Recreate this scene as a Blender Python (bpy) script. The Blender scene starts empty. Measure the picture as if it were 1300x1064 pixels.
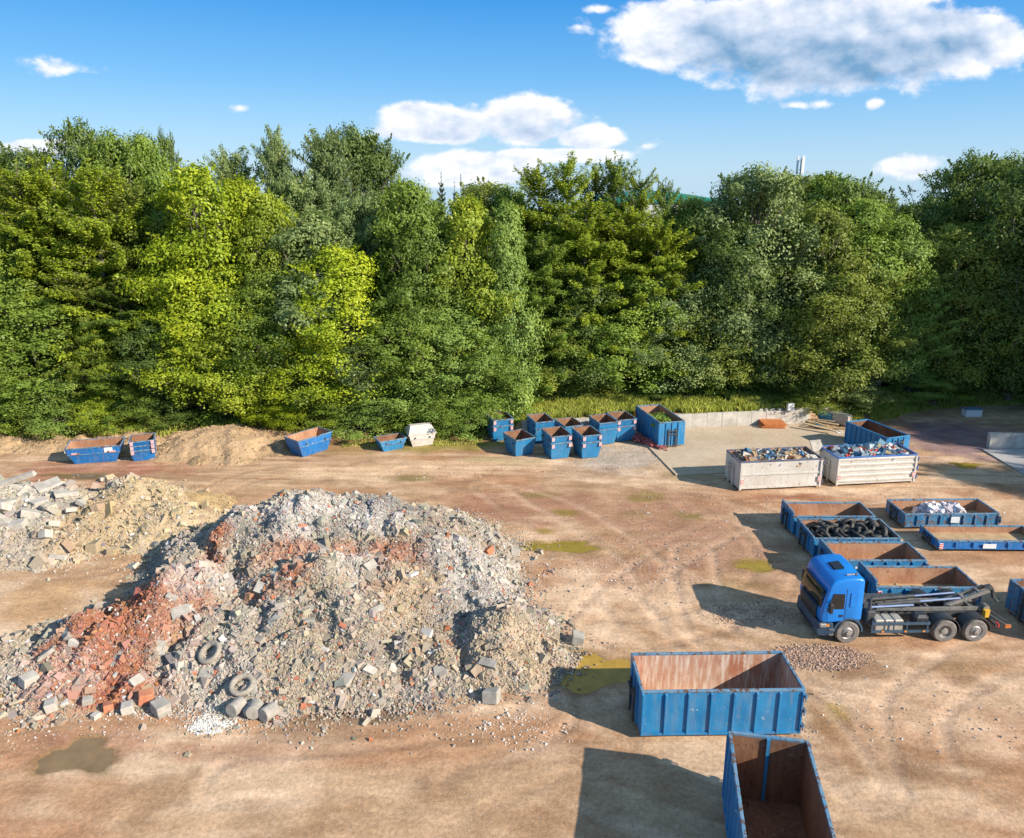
import bpy, math, random
import numpy as np
from mathutils import Vector, Matrix
R = math.radians
sc = bpy.context.scene
C = sc.collection
# ---------------------------------------------------------------- camera
CAM_H, PITCH, F = 19.4, R(14.9), 960.0
cd = bpy.data.cameras.new('camera'); cam = bpy.data.objects.new('camera', cd); C.objects.link(cam)
cam.location = (0, 0, CAM_H); cam.rotation_euler = (math.pi/2 - PITCH, 0, 0)
cd.sensor_width = 36; cd.lens = 36*F/1300; cd.shift_y = -45/1300
cd.clip_start = 0.5; cd.clip_end = 6000
sc.camera = cam
SP, CP = math.sin(PITCH), math.cos(PITCH)
def at(px, py, z=0.0):
    t = (py-487)/F
    Z = (CAM_H - z)/(SP + t*CP)
    return ((px-650)/F*Z, Z*(CP - t*SP))
def ztop(py, Y):
    return CAM_H - Y*math.tan(PITCH + math.atan((py-487)/F))
def xat(px, py, Y):
    t = (py-487)/F
    return (px-650)/F*Y/(CP - t*SP)
def uv(px, py):
    t = (py-487)/F
    return (px-650)/F/(CP-t*SP), -(SP+t*CP)/(CP-t*SP)
# ---------------------------------------------------------------- world, sun
SUN_EL, SUN_AZ = R(28.5), R(29)          # sun stands to the right and behind the camera
sun_dir = Vector((math.cos(SUN_EL)*math.cos(SUN_AZ), -math.cos(SUN_EL)*math.sin(SUN_AZ), math.sin(SUN_EL)))
w = bpy.data.worlds.new("World"); sc.world = w; w.use_nodes = True
NT = w.node_tree; NT.nodes.clear()
def nn(nt, typ, **kw):
    n = nt.nodes.new(typ)
    for k, v in kw.items():
        if k in n.inputs.keys() if isinstance(k, str) else False: n.inputs[k].default_value = v
        else: setattr(n, k, v)
    return n
def wm(op, a, b=None, c=None, clamp=False):
    n = NT.nodes.new('ShaderNodeMath'); n.operation = op; n.use_clamp = clamp
    for i, v in enumerate((a, b, c)):
        if v is None: continue
        if isinstance(v, (int, float)): n.inputs[i].default_value = v
        else: NT.links.new(v, n.inputs[i])
    return n.outputs[0]
sky = NT.nodes.new('ShaderNodeTexSky'); sky.sky_type = 'NISHITA'; sky.sun_disc = False
sky.sun_elevation = SUN_EL; sky.sun_rotation = math.atan2(sun_dir.x, sun_dir.y)
sky.altitude = 200; sky.air_density = 1.0; sky.dust_density = 0.6; sky.ozone_density = 2.2
tc = NT.nodes.new('ShaderNodeTexCoord'); sx = NT.nodes.new('ShaderNodeSeparateXYZ')
NT.links.new(tc.outputs['Generated'], sx.inputs[0])
ysafe = wm('MAXIMUM', sx.outputs[1], 0.02)
U = wm('DIVIDE', sx.outputs[0], ysafe); V = wm('DIVIDE', sx.outputs[2], ysafe)
cv = NT.nodes.new('ShaderNodeCombineXYZ'); NT.links.new(U, cv.inputs[0]); NT.links.new(V, cv.inputs[1])
def noise(vec, scale, detail, rough=0.55, off=0.0, ysc=1.0):
    mp = NT.nodes.new('ShaderNodeMapping'); mp.inputs['Location'].default_value = (off, off*0.7, 0)
    mp.inputs['Scale'].default_value = (1, ysc, 1)
    NT.links.new(vec, mp.inputs[0])
    n = NT.nodes.new('ShaderNodeTexNoise'); n.inputs['Scale'].default_value = scale
    n.inputs['Detail'].default_value = detail; n.inputs['Roughness'].default_value = rough
    NT.links.new(mp.outputs[0], n.inputs['Vector']); return n.outputs[0]
n1 = noise(cv.outputs[0], 17, 9, 0.52, 3.1, 1.5)
n2 = noise(cv.outputs[0], 48, 6, 0.62, 9.4, 1.4)
r1 = noise(cv.outputs[0], 16, 4, 0.5, 7.7, 1.6)
mpo = NT.nodes.new('ShaderNodeMapping'); mpo.inputs['Location'].default_value = (0.008, 0.012, 0); NT.links.new(cv.outputs[0], mpo.inputs[0])
r2 = noise(mpo.outputs[0], 16, 4, 0.5, 7.7, 1.6)
# (px, py, half width px, up px, down px, density, darkness of base)
CL = [(1050, 48, 255, 80, 84, 1.15, 0.52), (850, 60, 80, 40, 36, .7, .1), (900, 42, 160, 56, 46, 1.2, .12), (1225, 55, 110, 48, 55, 1, .1), (1060, 0, 190, 60, 60, 1, .05),
      (550, 162, 100, 40, 24, 1.1, .22), (670, 158, 85, 44, 34, 1, .24), (750, 176, 62, 24, 14, 1.1, .1), (822, 186, 26, 12, 9, .42, .0),
      (600, 212, 105, 26, 34, .8, .10), (560, 222, 34, 22, 20, .9, 0), (62, 88, 66, 20, 16, .42, .05), (80, 186, 110, 14, 12, .9, 0),
      (1155, 212, 60, 20, 22, .6, .2), (733, 34, 30, 16, 12, .36, 0), (760, 12, 24, 10, 10, .4, 0), (1112, 132, 22, 14, 12, .5, 0), (1045, 132, 30, 9, 9, .42, 0),
      (1010, 134, 26, 8, 8, .42, 0), (700, 196, 150, 11, 14, .7, .08), (305, 137, 18, 8, 8, .35, 0)]
D = None; Sx = None; DK = None
for (px, py, hw, up, dn, de, dk) in CL:
    u0, v0 = uv(px, py); a = abs(uv(px+hw, py)[0]-u0); bu = uv(px, py-up)[1]-v0; bd = v0-uv(px, py+dn)[1]
    du = wm('MULTIPLY', wm('SUBTRACT', U, u0), 1/a); dv = wm('SUBTRACT', V, v0)
    up_ = wm('MULTIPLY', dv, 1/bu); dn_ = wm('MULTIPLY', dv, -1/bd)
    m = wm('MAXIMUM', up_, dn_)
    e = wm('SUBTRACT', 1.0, wm('SQRT', wm('ADD', wm('MULTIPLY', du, du), wm('MULTIPLY', m, m))))
    e = wm('MULTIPLY', e, de)
    if D is None: D = e; DK = wm('MULTIPLY', wm('MULTIPLY', wm('ADD', wm('MULTIPLY', up_, -1), 0.9, clamp=True), dk), wm('MULTIPLY', e, 2.5, clamp=True))
    else:
        kk = wm('MULTIPLY', wm('MULTIPLY', wm('ADD', wm('MULTIPLY', up_, -1), 0.7, clamp=True), dk), wm('MULTIPLY', e, 2.5, clamp=True))
        D = wm('SMOOTH_MAX', D, e, 0.12); DK = wm('MAXIMUM', DK, kk)
Db = wm('MINIMUM', wm('MULTIPLY', D, 2.3), 1.05)
dd = wm('ADD', Db, wm('MULTIPLY', wm('SUBTRACT', n1, 0.51), 2.3)); dd = wm('ADD', dd, wm('MULTIPLY', wm('SUBTRACT', n2, 0.5), 0.9))
ss = NT.nodes.new('ShaderNodeMapRange'); ss.interpolation_type = 'SMOOTHSTEP'
ss.inputs['From Min'].default_value = 0.14; ss.inputs['From Max'].default_value = 0.80; NT.links.new(dd, ss.inputs['Value'])
front = wm('GREATER_THAN', sx.outputs[1], 0.05)
dens = wm('MULTIPLY', ss.outputs[0], front)
# relief: difference of the billow field along the sun direction
rel = wm('MULTIPLY', wm('SUBTRACT', r1, r2), 1.3)
lum = wm('ADD', wm('SUBTRACT', 0.95, wm('MULTIPLY', DK, 1.15)), wm('ADD', rel, wm('MULTIPLY', wm('SUBTRACT', n2, .5), 0.22)), clamp=True)
cr = NT.nodes.new('ShaderNodeValToRGB'); NT.links.new(lum, cr.inputs[0])
els = cr.color_ramp.elements
els[0].position = 0.12; els[0].color = (0.17, 0.34, 0.55, 1); els[1].position = 0.95; els[1].color = (0.90, 0.91, 0.95, 1)
e2 = els.new(0.55); e2.color = (0.52, 0.62, 0.78, 1)
# sky colour
gam = NT.nodes.new('ShaderNodeHueSaturation'); gam.inputs['Saturation'].default_value = 1.22; gam.inputs['Hue'].default_value = 0.492
NT.links.new(sky.outputs[0], gam.inputs['Color'])
STR = 0.13
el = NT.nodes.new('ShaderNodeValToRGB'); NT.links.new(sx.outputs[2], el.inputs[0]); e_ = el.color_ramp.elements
SK = [(0.0, (0.45, 0.68, 0.88)), (0.05, (0.31, 0.57, 0.86)), (0.12, (0.13, 0.42, 0.82)), (0.21, (0.02, 0.27, 0.74)), (0.5, (0.22, 0.37, 0.60))]  # last stop: unseen upper sky made paler to add fill light
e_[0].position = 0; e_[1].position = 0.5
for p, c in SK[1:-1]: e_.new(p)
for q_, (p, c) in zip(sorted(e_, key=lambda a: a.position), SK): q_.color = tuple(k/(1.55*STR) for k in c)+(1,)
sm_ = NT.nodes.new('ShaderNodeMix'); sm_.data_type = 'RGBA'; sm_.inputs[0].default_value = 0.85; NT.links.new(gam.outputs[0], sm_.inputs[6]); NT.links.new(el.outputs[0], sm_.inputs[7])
cs = NT.nodes.new('ShaderNodeVectorMath'); cs.operation = 'SCALE'; cs.inputs['Scale'].default_value = 0.70/STR; NT.links.new(cr.outputs[0], cs.inputs[0])
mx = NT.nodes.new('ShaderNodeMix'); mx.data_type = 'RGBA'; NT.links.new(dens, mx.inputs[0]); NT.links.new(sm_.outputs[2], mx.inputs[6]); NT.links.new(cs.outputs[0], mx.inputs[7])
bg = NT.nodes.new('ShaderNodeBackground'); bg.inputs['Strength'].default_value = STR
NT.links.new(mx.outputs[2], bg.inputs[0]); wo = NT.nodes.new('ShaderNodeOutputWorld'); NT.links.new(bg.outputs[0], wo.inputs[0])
w.cycles.sampling_method = 'MANUAL'; w.cycles.sample_map_resolution = 512
sl = bpy.data.lights.new('sun', 'SUN'); sl.energy = 4.6; sl.angle = R(0.5); sl.color = (1, 0.90, 0.76)
so = bpy.data.objects.new('sun', sl); C.objects.link(so); so.location = (40, -30, 60)
so.rotation_euler = sun_dir.to_track_quat('Z', 'Y').to_euler()
sc.view_settings.view_transform = 'Standard'; sc.view_settings.look = 'None'; sc.view_settings.gamma = 1; sc.view_settings.exposure = 0.75
sc.view_settings.use_curve_mapping = False
sc.cycles.max_bounces = 6; sc.cycles.diffuse_bounces = 3; sc.cycles.glossy_bounces = 2; sc.cycles.transmission_bounces = 3; sc.cycles.transparent_max_bounces = 4
sc.cycles.use_denoising = True
sc.cycles.sample_clamp_indirect = 6
# ---------------------------------------------------------------- noise in numpy
def vnoise(x, y, seed=0):
    x = np.asarray(x, float); y = np.asarray(y, float)
    xi = np.floor(x).astype(np.int64); yi = np.floor(y).astype(np.int64); fx = x-xi; fy = y-yi
    fx = fx*fx*(3-2*fx); fy = fy*fy*(3-2*fy)
    def h(a, b):
        n = (a*374761393 + b*668265263 + seed*1442695041) & 0x7fffffff
        n = ((n ^ (n >> 13))*1274126177) & 0x7fffffff
        return ((n ^ (n >> 16)) & 0xffff)/65535.0
    return (h(xi, yi)*(1-fx)+h(xi+1, yi)*fx)*(1-fy)+(h(xi, yi+1)*(1-fx)+h(xi+1, yi+1)*fx)*fy
def fbm(x, y, seed=0, o=5, g=0.5):
    s = 0; a = 1; t = 0
    for k in range(o):
        s = s+a*vnoise(x*2**k+17.3*k, y*2**k-9.1*k, seed+k*7); t += a; a *= g
    return s/t
def sstep(a, b, x):
    t = np.clip((x-a)/(b-a), 0, 1); return t*t*(3-2*t)
# ---------------------------------------------------------------- materials
def mat_base(name):
    m = bpy.data.materials.new(name); m.use_nodes = True; nt = m.node_tree
    return m, nt, nt.nodes['Principled BSDF']
def coords(nt, rnd=True):
    t = nt.nodes.new('ShaderNodeTexCoord')
    if not rnd: return t.outputs['Object']
    oi = nt.nodes.new('ShaderNodeObjectInfo'); s = nt.nodes.new('ShaderNodeVectorMath'); s.operation = 'ADD'
    m = nt.nodes.new('ShaderNodeMath'); m.operation = 'MULTIPLY'; m.inputs[1].default_value = 57.0
    nt.links.new(oi.outputs['Random'], m.inputs[0]); nt.links.new(t.outputs['Object'], s.inputs[0]); nt.links.new(m.outputs[0], s.inputs[1])
    return s.outputs[0]
def nz(nt, vec, scale, detail=5, rough=0.6, stretch=None):
    if stretch:
        mp = nt.nodes.new('ShaderNodeMapping'); mp.inputs['Scale'].default_value = stretch; nt.links.new(vec, mp.inputs[0]); vec = mp.outputs[0]
    n = nt.nodes.new('ShaderNodeTexNoise'); n.inputs['Scale'].default_value = scale; n.inputs['Detail'].default_value = detail
    n.inputs['Roughness'].default_value = rough; nt.links.new(vec, n.inputs['Vector']); return n.outputs[0]
def ramp(nt, fac, stops):
    r = nt.nodes.new('ShaderNodeValToRGB'); nt.links.new(fac, r.inputs[0]); e = r.color_ramp.elements
    e[0].position, e[0].color = stops[0][0], (*stops[0][1], 1); e[1].position, e[1].color = stops[-1][0], (*stops[-1][1], 1)
    for p, c in stops[1:-1]: q = e.new(p); q.color = (*c, 1)
    return r.outputs[0]
def mixc(nt, fac, a, b):
    m = nt.nodes.new('ShaderNodeMix'); m.data_type = 'RGBA'
    if isinstance(fac, float): m.inputs[0].default_value = fac
    else: nt.links.new(fac, m.inputs[0])
    for i, v in ((6, a), (7, b)):
        if isinstance(v, tuple): m.inputs[i].default_value = (*v, 1)
        else: nt.links.new(v, m.inputs[i])
    return m.outputs[2]
def bump(nt, b, h, strength=0.3, dist=0.02):
    n = nt.nodes.new('ShaderNodeBump'); n.inputs['Strength'].default_value = strength; n.inputs['Distance'].default_value = dist
    nt.links.new(h, n.inputs['Height']); nt.links.new(n.outputs[0], b.inputs['Normal'])
def simple(name, c1, c2, scale=3, rough=0.7, metal=0.0, bmp=0.0, detail=6):
    m, nt, b = mat_base(name); v = coords(nt); f = nz(nt, v, scale, detail)
    nt.links.new(ramp(nt, f, [(0.35, c1), (0.65, c2)]), b.inputs['Base Color'])
    b.inputs['Roughness'].default_value = rough; b.inputs['Metallic'].default_value = metal
    if bmp: bump(nt, b, f, bmp)
    return m
def paint(name, c1, c2, wear=0.58, wearc=(0.16, 0.07, 0.03), dust=(0.34, 0.27, 0.20), rough=0.5, streak=0.30):
    m, nt, b = mat_base(name); v = coords(nt)
    base = ramp(nt, nz(nt, v, 0.9, 4, 0.5), [(0.3, c1), (0.7, c2)])
    st = nz(nt, v, 3.0, 4, 0.6, (2.2, 2.2, 0.25))
    sm = nt.nodes.new('ShaderNodeMapRange'); sm.inputs['From Min'].default_value = 0.44; sm.inputs['From Max'].default_value = 0.72; sm.inputs['To Max'].default_value = streak; nt.links.new(st, sm.inputs['Value'])
    c = mixc(nt, sm.outputs[0], base, dust)
    wn = nz(nt, v, 5.0, 8, 0.72)
    wr = nt.nodes.new('ShaderNodeMapRange'); wr.inputs['From Min'].default_value = wear; wr.inputs['From Max'].default_value = wear+0.05; nt.links.new(wn, wr.inputs['Value'])
    c = mixc(nt, wr.outputs[0], c, wearc)
    sc_ = nt.nodes.new('ShaderNodeMapRange'); sc_.inputs['From Min'].default_value = 0.635; sc_.inputs['From Max'].default_value = 0.68; nt.links.new(nz(nt, v, 2.4, 7, 0.75, (1.0, 1.0, 2.2)), sc_.inputs['Value'])
    c = mixc(nt, sc_.outputs[0], c, (0.42, 0.46, 0.50) if c1[2] > c1[0]*2 else dust)
    nt.links.new(c, b.inputs['Base Color']); b.inputs['Roughness'].default_value = rough
    bump(nt, b, nz(nt, v, 1.1, 4), 0.55, 0.08)
    return m
M = {}
M['blue'] = paint('blue_paint', (0.006, 0.155, 0.36), (0.02, 0.23, 0.47), 0.63, streak=.22)
M['blue_worn'] = paint('worn_blue_paint', (0.015, 0.15, 0.30), (0.025, 0.22, 0.42), 0.53, streak=0.6)
M['blue_deep'] = paint('deep_blue_paint', (0.003, 0.12, 0.36), (0.005, 0.17, 0.50), 0.66, streak=0.2)
M['rim'] = paint('worn_rim_paint', (0.05, 0.20, 0.36), (0.16, 0.28, 0.38), 0.52, (0.12, 0.06, 0.03))
M['rust'] = paint('rusty_steel', (0.30, 0.125, 0.065), (0.44, 0.25, 0.15), 0.60, (0.12, 0.05, 0.025), (0.52, 0.40, 0.28), 1.0)
M['rust_dark'] = paint('dark_rusty_steel', (0.14, 0.06, 0.03), (0.25, 0.12, 0.06), 0.58, (0.06, 0.03, 0.02), (0.36, 0.25, 0.16), 0.9)
M['rust_pale'] = paint('scraped_rusty_steel', (0.38, 0.155, 0.09), (0.54, 0.34, 0.25), 0.64, (0.18, 0.08, 0.045), (0.70, 0.62, 0.52), streak=1.0)
M['floor'] = simple('dusty_floor', (0.48, 0.34, 0.19), (0.36, 0.24, 0.13), 2, 0.95)
M['white'] = paint('white_paint', (0.50, 0.475, 0.42), (0.62, 0.60, 0.56), 0.60, (0.28, 0.14, 0.07), (0.42, 0.34, 0.25), streak=0.35)
M['white_rim'] = paint('dark_blue_rail', (0.05, 0.08, 0.16), (0.10, 0.14, 0.22), 0.55)
M['blue_rail'] = paint('blue_rail', (0.02, 0.12, 0.40), (0.03, 0.16, 0.48), 0.62)
M['steel'] = simple('dark_steel', (0.035, 0.04, 0.045), (0.08, 0.08, 0.08), 4, 0.6)
M['steel_grey'] = simple('grey_steel', (0.16, 0.16, 0.15), (0.30, 0.28, 0.25), 4, 0.55, 0.3)
M['black'] = simple('black_plastic', (0.018, 0.022, 0.028), (0.035, 0.038, 0.042), 5, 0.5)
M['bumper'] = simple('blue_grey_plastic', (0.03, 0.065, 0.105), (0.05, 0.09, 0.14), 4, 0.55)
M['tyre'] = simple('tyre_rubber', (0.03, 0.03, 0.03), (0.085, 0.08, 0.07), 6, 0.85, 0, 0.2)
M['tyre_clean'] = simple('black_tyre_rubber', (0.018, 0.018, 0.019), (0.06, 0.058, 0.055), 6, 0.6)
M['tyre_dust'] = simple('dusty_tyre_rubber', (0.26, 0.225, 0.18), (0.38, 0.335, 0.27), 8, 0.9)
M['dusty_tyre'] = simple('grey_dusty_rubber', (0.13, 0.12, 0.11), (0.22, 0.20, 0.18), 5, 0.9)
M['rimmetal'] = simple('wheel_rim_metal', (0.28, 0.27, 0.25), (0.42, 0.40, 0.36), 8, 0.5, 0.4)
M['alu'] = simple('dusty_tread_plate', (0.34, 0.31, 0.26), (0.48, 0.45, 0.39), 5, 0.5, 0.3)
M['chrome'] = simple('polished_rod', (0.40, 0.50, 0.72), (0.55, 0.62, 0.80), 2, 0.25, 0.7)
M['red'] = simple('red_reflector', (0.62, 0.03, 0.03), (0.72, 0.06, 0.05), 3, 0.5)
M['plate'] = simple('white_plate', (0.66, 0.66, 0.66), (0.80, 0.80, 0.80), 9, 0.5)
M['orange'] = simple('orange_lens', (0.75, 0.22, 0.02), (0.85, 0.30, 0.04), 3, 0.4)
M['yellow'] = simple('yellow_paint', (0.60, 0.33, 0.02), (0.70, 0.42, 0.05), 3, 0.5)
M['concrete'] = simple('pale_concrete', (0.40, 0.37, 0.32), (0.56, 0.53, 0.47), 1.5, 0.9, 0, 0.3)
M['wood'] = simple('weathered_board', (0.34, 0.24, 0.13), (0.52, 0.40, 0.24), 6, 0.9)
M['orange_board'] = simple('orange_board', (0.42, 0.13, 0.035), (0.55, 0.20, 0.06), 4, 0.8)
M['tealtarp'] = simple('blue_tarp', (0.03, 0.18, 0.30), (0.08, 0.30, 0.42), 4, 0.7)
M['label_text'] = simple('dark_print', (0.05, 0.06, 0.08), (0.12, 0.12, 0.14), 9, .6)
M['redtarp'] = simple('faded_red_netting', (0.30, 0.07, 0.07), (0.45, 0.14, 0.13), 6, 0.9)
M['bark'] = simple('bark', (0.10, 0.085, 0.065), (0.22, 0.19, 0.15), 5, 0.95, 0, 0.4)
def carpaint():
    m, nt, b = mat_base('cab_blue_paint'); v = coords(nt)
    nt.links.new(ramp(nt, nz(nt, v, 1.2, 4), [(0.3, (0.004, 0.17, 0.56)), (0.7, (0.006, 0.21, 0.66))]), b.inputs['Base Color'])
    b.inputs['Roughness'].default_value = 0.38; b.inputs['Coat Weight'].default_value = 0.25; b.inputs['Coat Roughness'].default_value = 0.15; return m
M['cab'] = carpaint()
def glass():
    m, nt, b = mat_base('tinted_glass'); b.inputs['Base Color'].default_value = (0.012, 0.015, 0.017, 1); b.inputs['Roughness'].default_value = 0.08
    b.inputs['IOR'].default_value = 1.6; return m
M['glass'] = glass()
def vcol(name, rough=0.95, fine=9.0, amt=0.35, bmp=0.5, bd=0.04):
    m, nt, b = mat_base(name); a = nt.nodes.new('ShaderNodeAttribute'); a.attribute_name = 'Col'
    t = nt.nodes.new('ShaderNodeTexCoord'); v = t.outputs['Object']
    f = nz(nt, v, fine, 8, 0.7); r = ramp(nt, f, [(0.3, (1-amt,)*3), (0.7, (1+amt*0.6,)*3)])
    mm = nt.nodes.new('ShaderNodeMix'); mm.data_type = 'RGBA'; mm.blend_type = 'MULTIPLY'; mm.inputs[0].default_value = 1
    nt.links.new(a.outputs[0], mm.inputs[6]); nt.links.new(r, mm.inputs[7]); nt.links.new(mm.outputs[2], b.inputs['Base Color'])
    b.inputs['Roughness'].default_value = rough; b.inputs['Specular IOR Level'].default_value = 0.15
    bump(nt, b, f, bmp, bd); return m
def ground_mat():
    m, nt, b = mat_base('dirt_ground'); a = nt.nodes.new('ShaderNodeAttribute'); a.attribute_name = 'Col'
    t = nt.nodes.new('ShaderNodeTexCoord'); v = t.outputs['Object']
    f1 = nz(nt, v, 0.55, 8, 0.62); f2 = nz(nt, v, 6, 8, 0.72); f3 = nz(nt, v, 1.0, 7, 0.65, (0.6, 1.4, 1))
    def mul(c, f, lo, hi):
        mm = nt.nodes.new('ShaderNodeMix'); mm.data_type = 'RGBA'; mm.blend_type = 'MULTIPLY'; mm.inputs[0].default_value = 1
        nt.links.new(c, mm.inputs[6]); nt.links.new(ramp(nt, f, [(0.32, lo), (0.68, hi)]), mm.inputs[7]); return mm.outputs[2]
    c = mul(a.outputs[0], f1, (0.80, 0.77, 0.73), (1.15, 1.14, 1.13)); c = mul(c, f2, (0.72, 0.72, 0.72), (1.22, 1.22, 1.22)); c = mul(c, f3, (0.86, 0.84, 0.82), (1.10, 1.10, 1.10))
    c = mul(c, nz(nt, v, 1.6, 8, 0.7, (0.30, 1.9, 1)), (0.90, 0.87, 0.85), (1.07, 1.07, 1.07)); c = mul(c, nz(nt, v, 22, 5, 0.7), (0.86, 0.86, 0.86), (1.12, 1.12, 1.12))
    # scattered pale pebbles
    vo = nt.nodes.new('ShaderNodeTexVoronoi'); vo.inputs['Scale'].default_value = 7; nt.links.new(v, vo.inputs['Vector'])
    lt = nt.nodes.new('ShaderNodeMath'); lt.operation = 'LESS_THAN'; lt.inputs[1].default_value = 0.13; nt.links.new(vo.outputs['Distance'], lt.inputs[0])
    g = nt.nodes.new('ShaderNodeMath'); g.operation = 'GREATER_THAN'; g.inputs[1].default_value = 0.56; nt.links.new(nz(nt, v, 0.35, 4), g.inputs[0])
    mm = nt.nodes.new('ShaderNodeMath'); mm.operation = 'MULTIPLY'; nt.links.new(lt.outputs[0], mm.inputs[0]); nt.links.new(g.outputs[0], mm.inputs[1])
    c = mixc(nt, mm.outputs[0], c, (0.50, 0.46, 0.40))
    nt.links.new(c, b.inputs['Base Color']); b.inputs['Roughness'].default_value = 0.95; b.inputs['Specular IOR Level'].default_value = 0.15
    bump(nt, b, f2, 0.6, 0.05); return m
M['ground'] = ground_mat(); M['rubble'] = vcol('rubble_surface', fine=14, amt=0.22, bmp=0.3, bd=0.02); M['soil'] = vcol('soil_surface', fine=4, amt=0.35, bmp=0.7, bd=0.06)
M['scrap'] = vcol('scrap_surface', rough=0.7, fine=8, amt=0.2)
def leafmat(name, dark, light, tr=0.30):
    m, nt, b = mat_base(name); nt.nodes.remove(b); out = nt.nodes['Material Output']
    g = nt.nodes.new('ShaderNodeNewGeometry'); oi = nt.nodes.new('ShaderNodeObjectInfo')
    t = nt.nodes.new('ShaderNodeTexCoord'); f = nz(nt, t.outputs['Object'], 0.55, 3, 0.5)
    a = nt.nodes.new('ShaderNodeMath'); a.operation = 'MULTIPLY_ADD'; a.inputs[1].default_value = 0.5; nt.links.new(g.outputs['Random Per Island'], a.inputs[0]); nt.links.new(f, a.inputs[2])
    s = nt.nodes.new('ShaderNodeMath'); s.operation = 'SUBTRACT'; s.inputs[1].default_value = 0.25; nt.links.new(a.outputs[0], s.inputs[0])
    c = ramp(nt, s.outputs[0], [(0.15, dark), (0.85, light)])
    pv = nz(nt, t.outputs['Object'], 0.22, 4, 0.6); pr = nt.nodes.new('ShaderNodeMapRange'); pr.inputs['From Min'].default_value = 0.42; pr.inputs['From Max'].default_value = 0.68; nt.links.new(pv, pr.inputs['Value'])
    lc = tuple(min(.6, k) for k in (light[0]*1.12, light[1]*1.0, light[2]*.8)); c2 = ramp(nt, s.outputs[0], [(0.1, tuple(k*1.1 for k in dark)), (0.75, lc)]); c = mixc(nt, pr.outputs[0], ramp(nt, s.outputs[0], [(0.2, tuple(k*.82 for k in dark)), (1.0, tuple(k*.92 for k in light))]), c2)
    hs = nt.nodes.new('ShaderNodeHueSaturation'); mr = nt.nodes.new('ShaderNodeMapRange'); mr.inputs['To Min'].default_value = 0.84; mr.inputs['To Max'].default_value = 1.16
    nt.links.new(oi.outputs['Random'], mr.inputs['Value']); nt.links.new(mr.outputs[0], hs.inputs['Value']); nt.links.new(c, hs.inputs['Color'])
    d = nt.nodes.new('ShaderNodeBsdfDiffuse'); tl = nt.nodes.new('ShaderNodeBsdfTranslucent'); gl = nt.nodes.new('ShaderNodeBsdfGlossy'); gl.inputs['Roughness'].default_value = 0.5
    gl.inputs['Color'].default_value = (0.5, 0.55, 0.5, 1)
    nt.links.new(hs.outputs[0], d.inputs[0])
    tm = mixc(nt, 0.5, hs.outputs[0], (0.20, 0.30, 0.02)); nt.links.new(tm, tl.inputs[0])
    m1 = nt.nodes.new('ShaderNodeMixShader'); m1.inputs[0].default_value = tr; nt.links.new(d.outputs[0], m1.inputs[1]); nt.links.new(tl.outputs[0], m1.inputs[2])
    m2 = nt.nodes.new('ShaderNodeMixShader'); m2.inputs[0].default_value = 0.04; nt.links.new(m1.outputs[0], m2.inputs[1]); nt.links.new(gl.outputs[0], m2.inputs[2])
    nt.links.new(m2.outputs[0], out.inputs[0]); return m
LM = {'lime': leafmat('lime_leaves', (0.236, 0.342, 0.017), (0.507, 0.600, 0.035), .38),
      'yellow': leafmat('yellow_green_leaves', (0.25, 0.35, 0.025), (0.50, 0.60, 0.06), .40),
      'mid': leafmat('mid_green_leaves', (0.147, 0.236, 0.031), (0.319, 0.448, 0.071), .38),
      'fresh': leafmat('fresh_green_leaves', (0.224, 0.354, 0.059), (0.401, 0.566, 0.142), .36),
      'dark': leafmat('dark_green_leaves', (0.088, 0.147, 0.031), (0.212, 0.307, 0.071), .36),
      'grey': leafmat('grey_green_leaves', (0.177, 0.254, 0.083), (0.354, 0.460, 0.177), .36),
      'olive': leafmat('olive_leaves', (0.189, 0.242, 0.035), (0.378, 0.460, 0.088), .38),
      'needle': leafmat('dark_needles', (0.041, 0.071, 0.024), (0.094, 0.142, 0.047), 0.1),
      'grass': leafmat('grass_blades', (0.307, 0.354, 0.047), (0.600, 0.600, 0.153))}
# ---------------------------------------------------------------- mesh helpers
def tag(o, label=None, cat=None, group=None, kind=None):
    if label: o['label'] = label
    if cat: o['category'] = cat
    if group: o['group'] = group
    if kind: o['kind'] = kind
    return o
def empty(name, loc, rz=0, label=None, cat=None, group=None):
    o = bpy.data.objects.new(name, None); C.objects.link(o); o.location = loc; o.rotation_euler = (0, 0, rz); o.empty_display_size = 0.3
    return tag(o, label, cat, group)
def np_mesh(name, V_, quads=None, tris=None, mats=(), col=None, smooth=False, midx=None):
    me = bpy.data.meshes.new(name); V_ = np.asarray(V_, np.float32)
    nq = 0 if quads is None else len(quads); ntr = 0 if tris is None else len(tris)
    me.vertices.add(len(V_)); me.vertices.foreach_set('co', V_.ravel())
    idx = []; 
    if nq: idx.append(np.asarray(quads, np.int32).ravel())
    if ntr: idx.append(np.asarray(tris, np.int32).ravel())
    idx = np.concatenate(idx); me.loops.add(len(idx)); me.loops.foreach_set('vertex_index', idx)
    me.polygons.add(nq+ntr); st = np.concatenate([np.arange(nq)*4, nq*4+np.arange(ntr)*3]).astype(np.int32)
    me.polygons.foreach_set('loop_start', st)
    me.polygons.foreach_set('use_smooth', np.full(nq+ntr, bool(smooth)))
    if midx is not None: me.polygons.foreach_set('material_index', np.asarray(midx, np.int32))
    if col is not None:
        a = me.color_attributes.new('Col', 'FLOAT_COLOR', 'POINT'); c = np.ones((len(V_), 4), np.float32); c[:, :3] = col; a.data.foreach_set('color', c.ravel())
    me.update(calc_edges=True); me.validate()
    for m in mats: me.materials.append(m)
    return me
def link(name, me, parent=None, loc=None):
    o = bpy.data.objects.new(name, me); C.objects.link(o)
    if parent: o.parent = parent
    if loc is not None: o.location = loc
    return o
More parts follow.
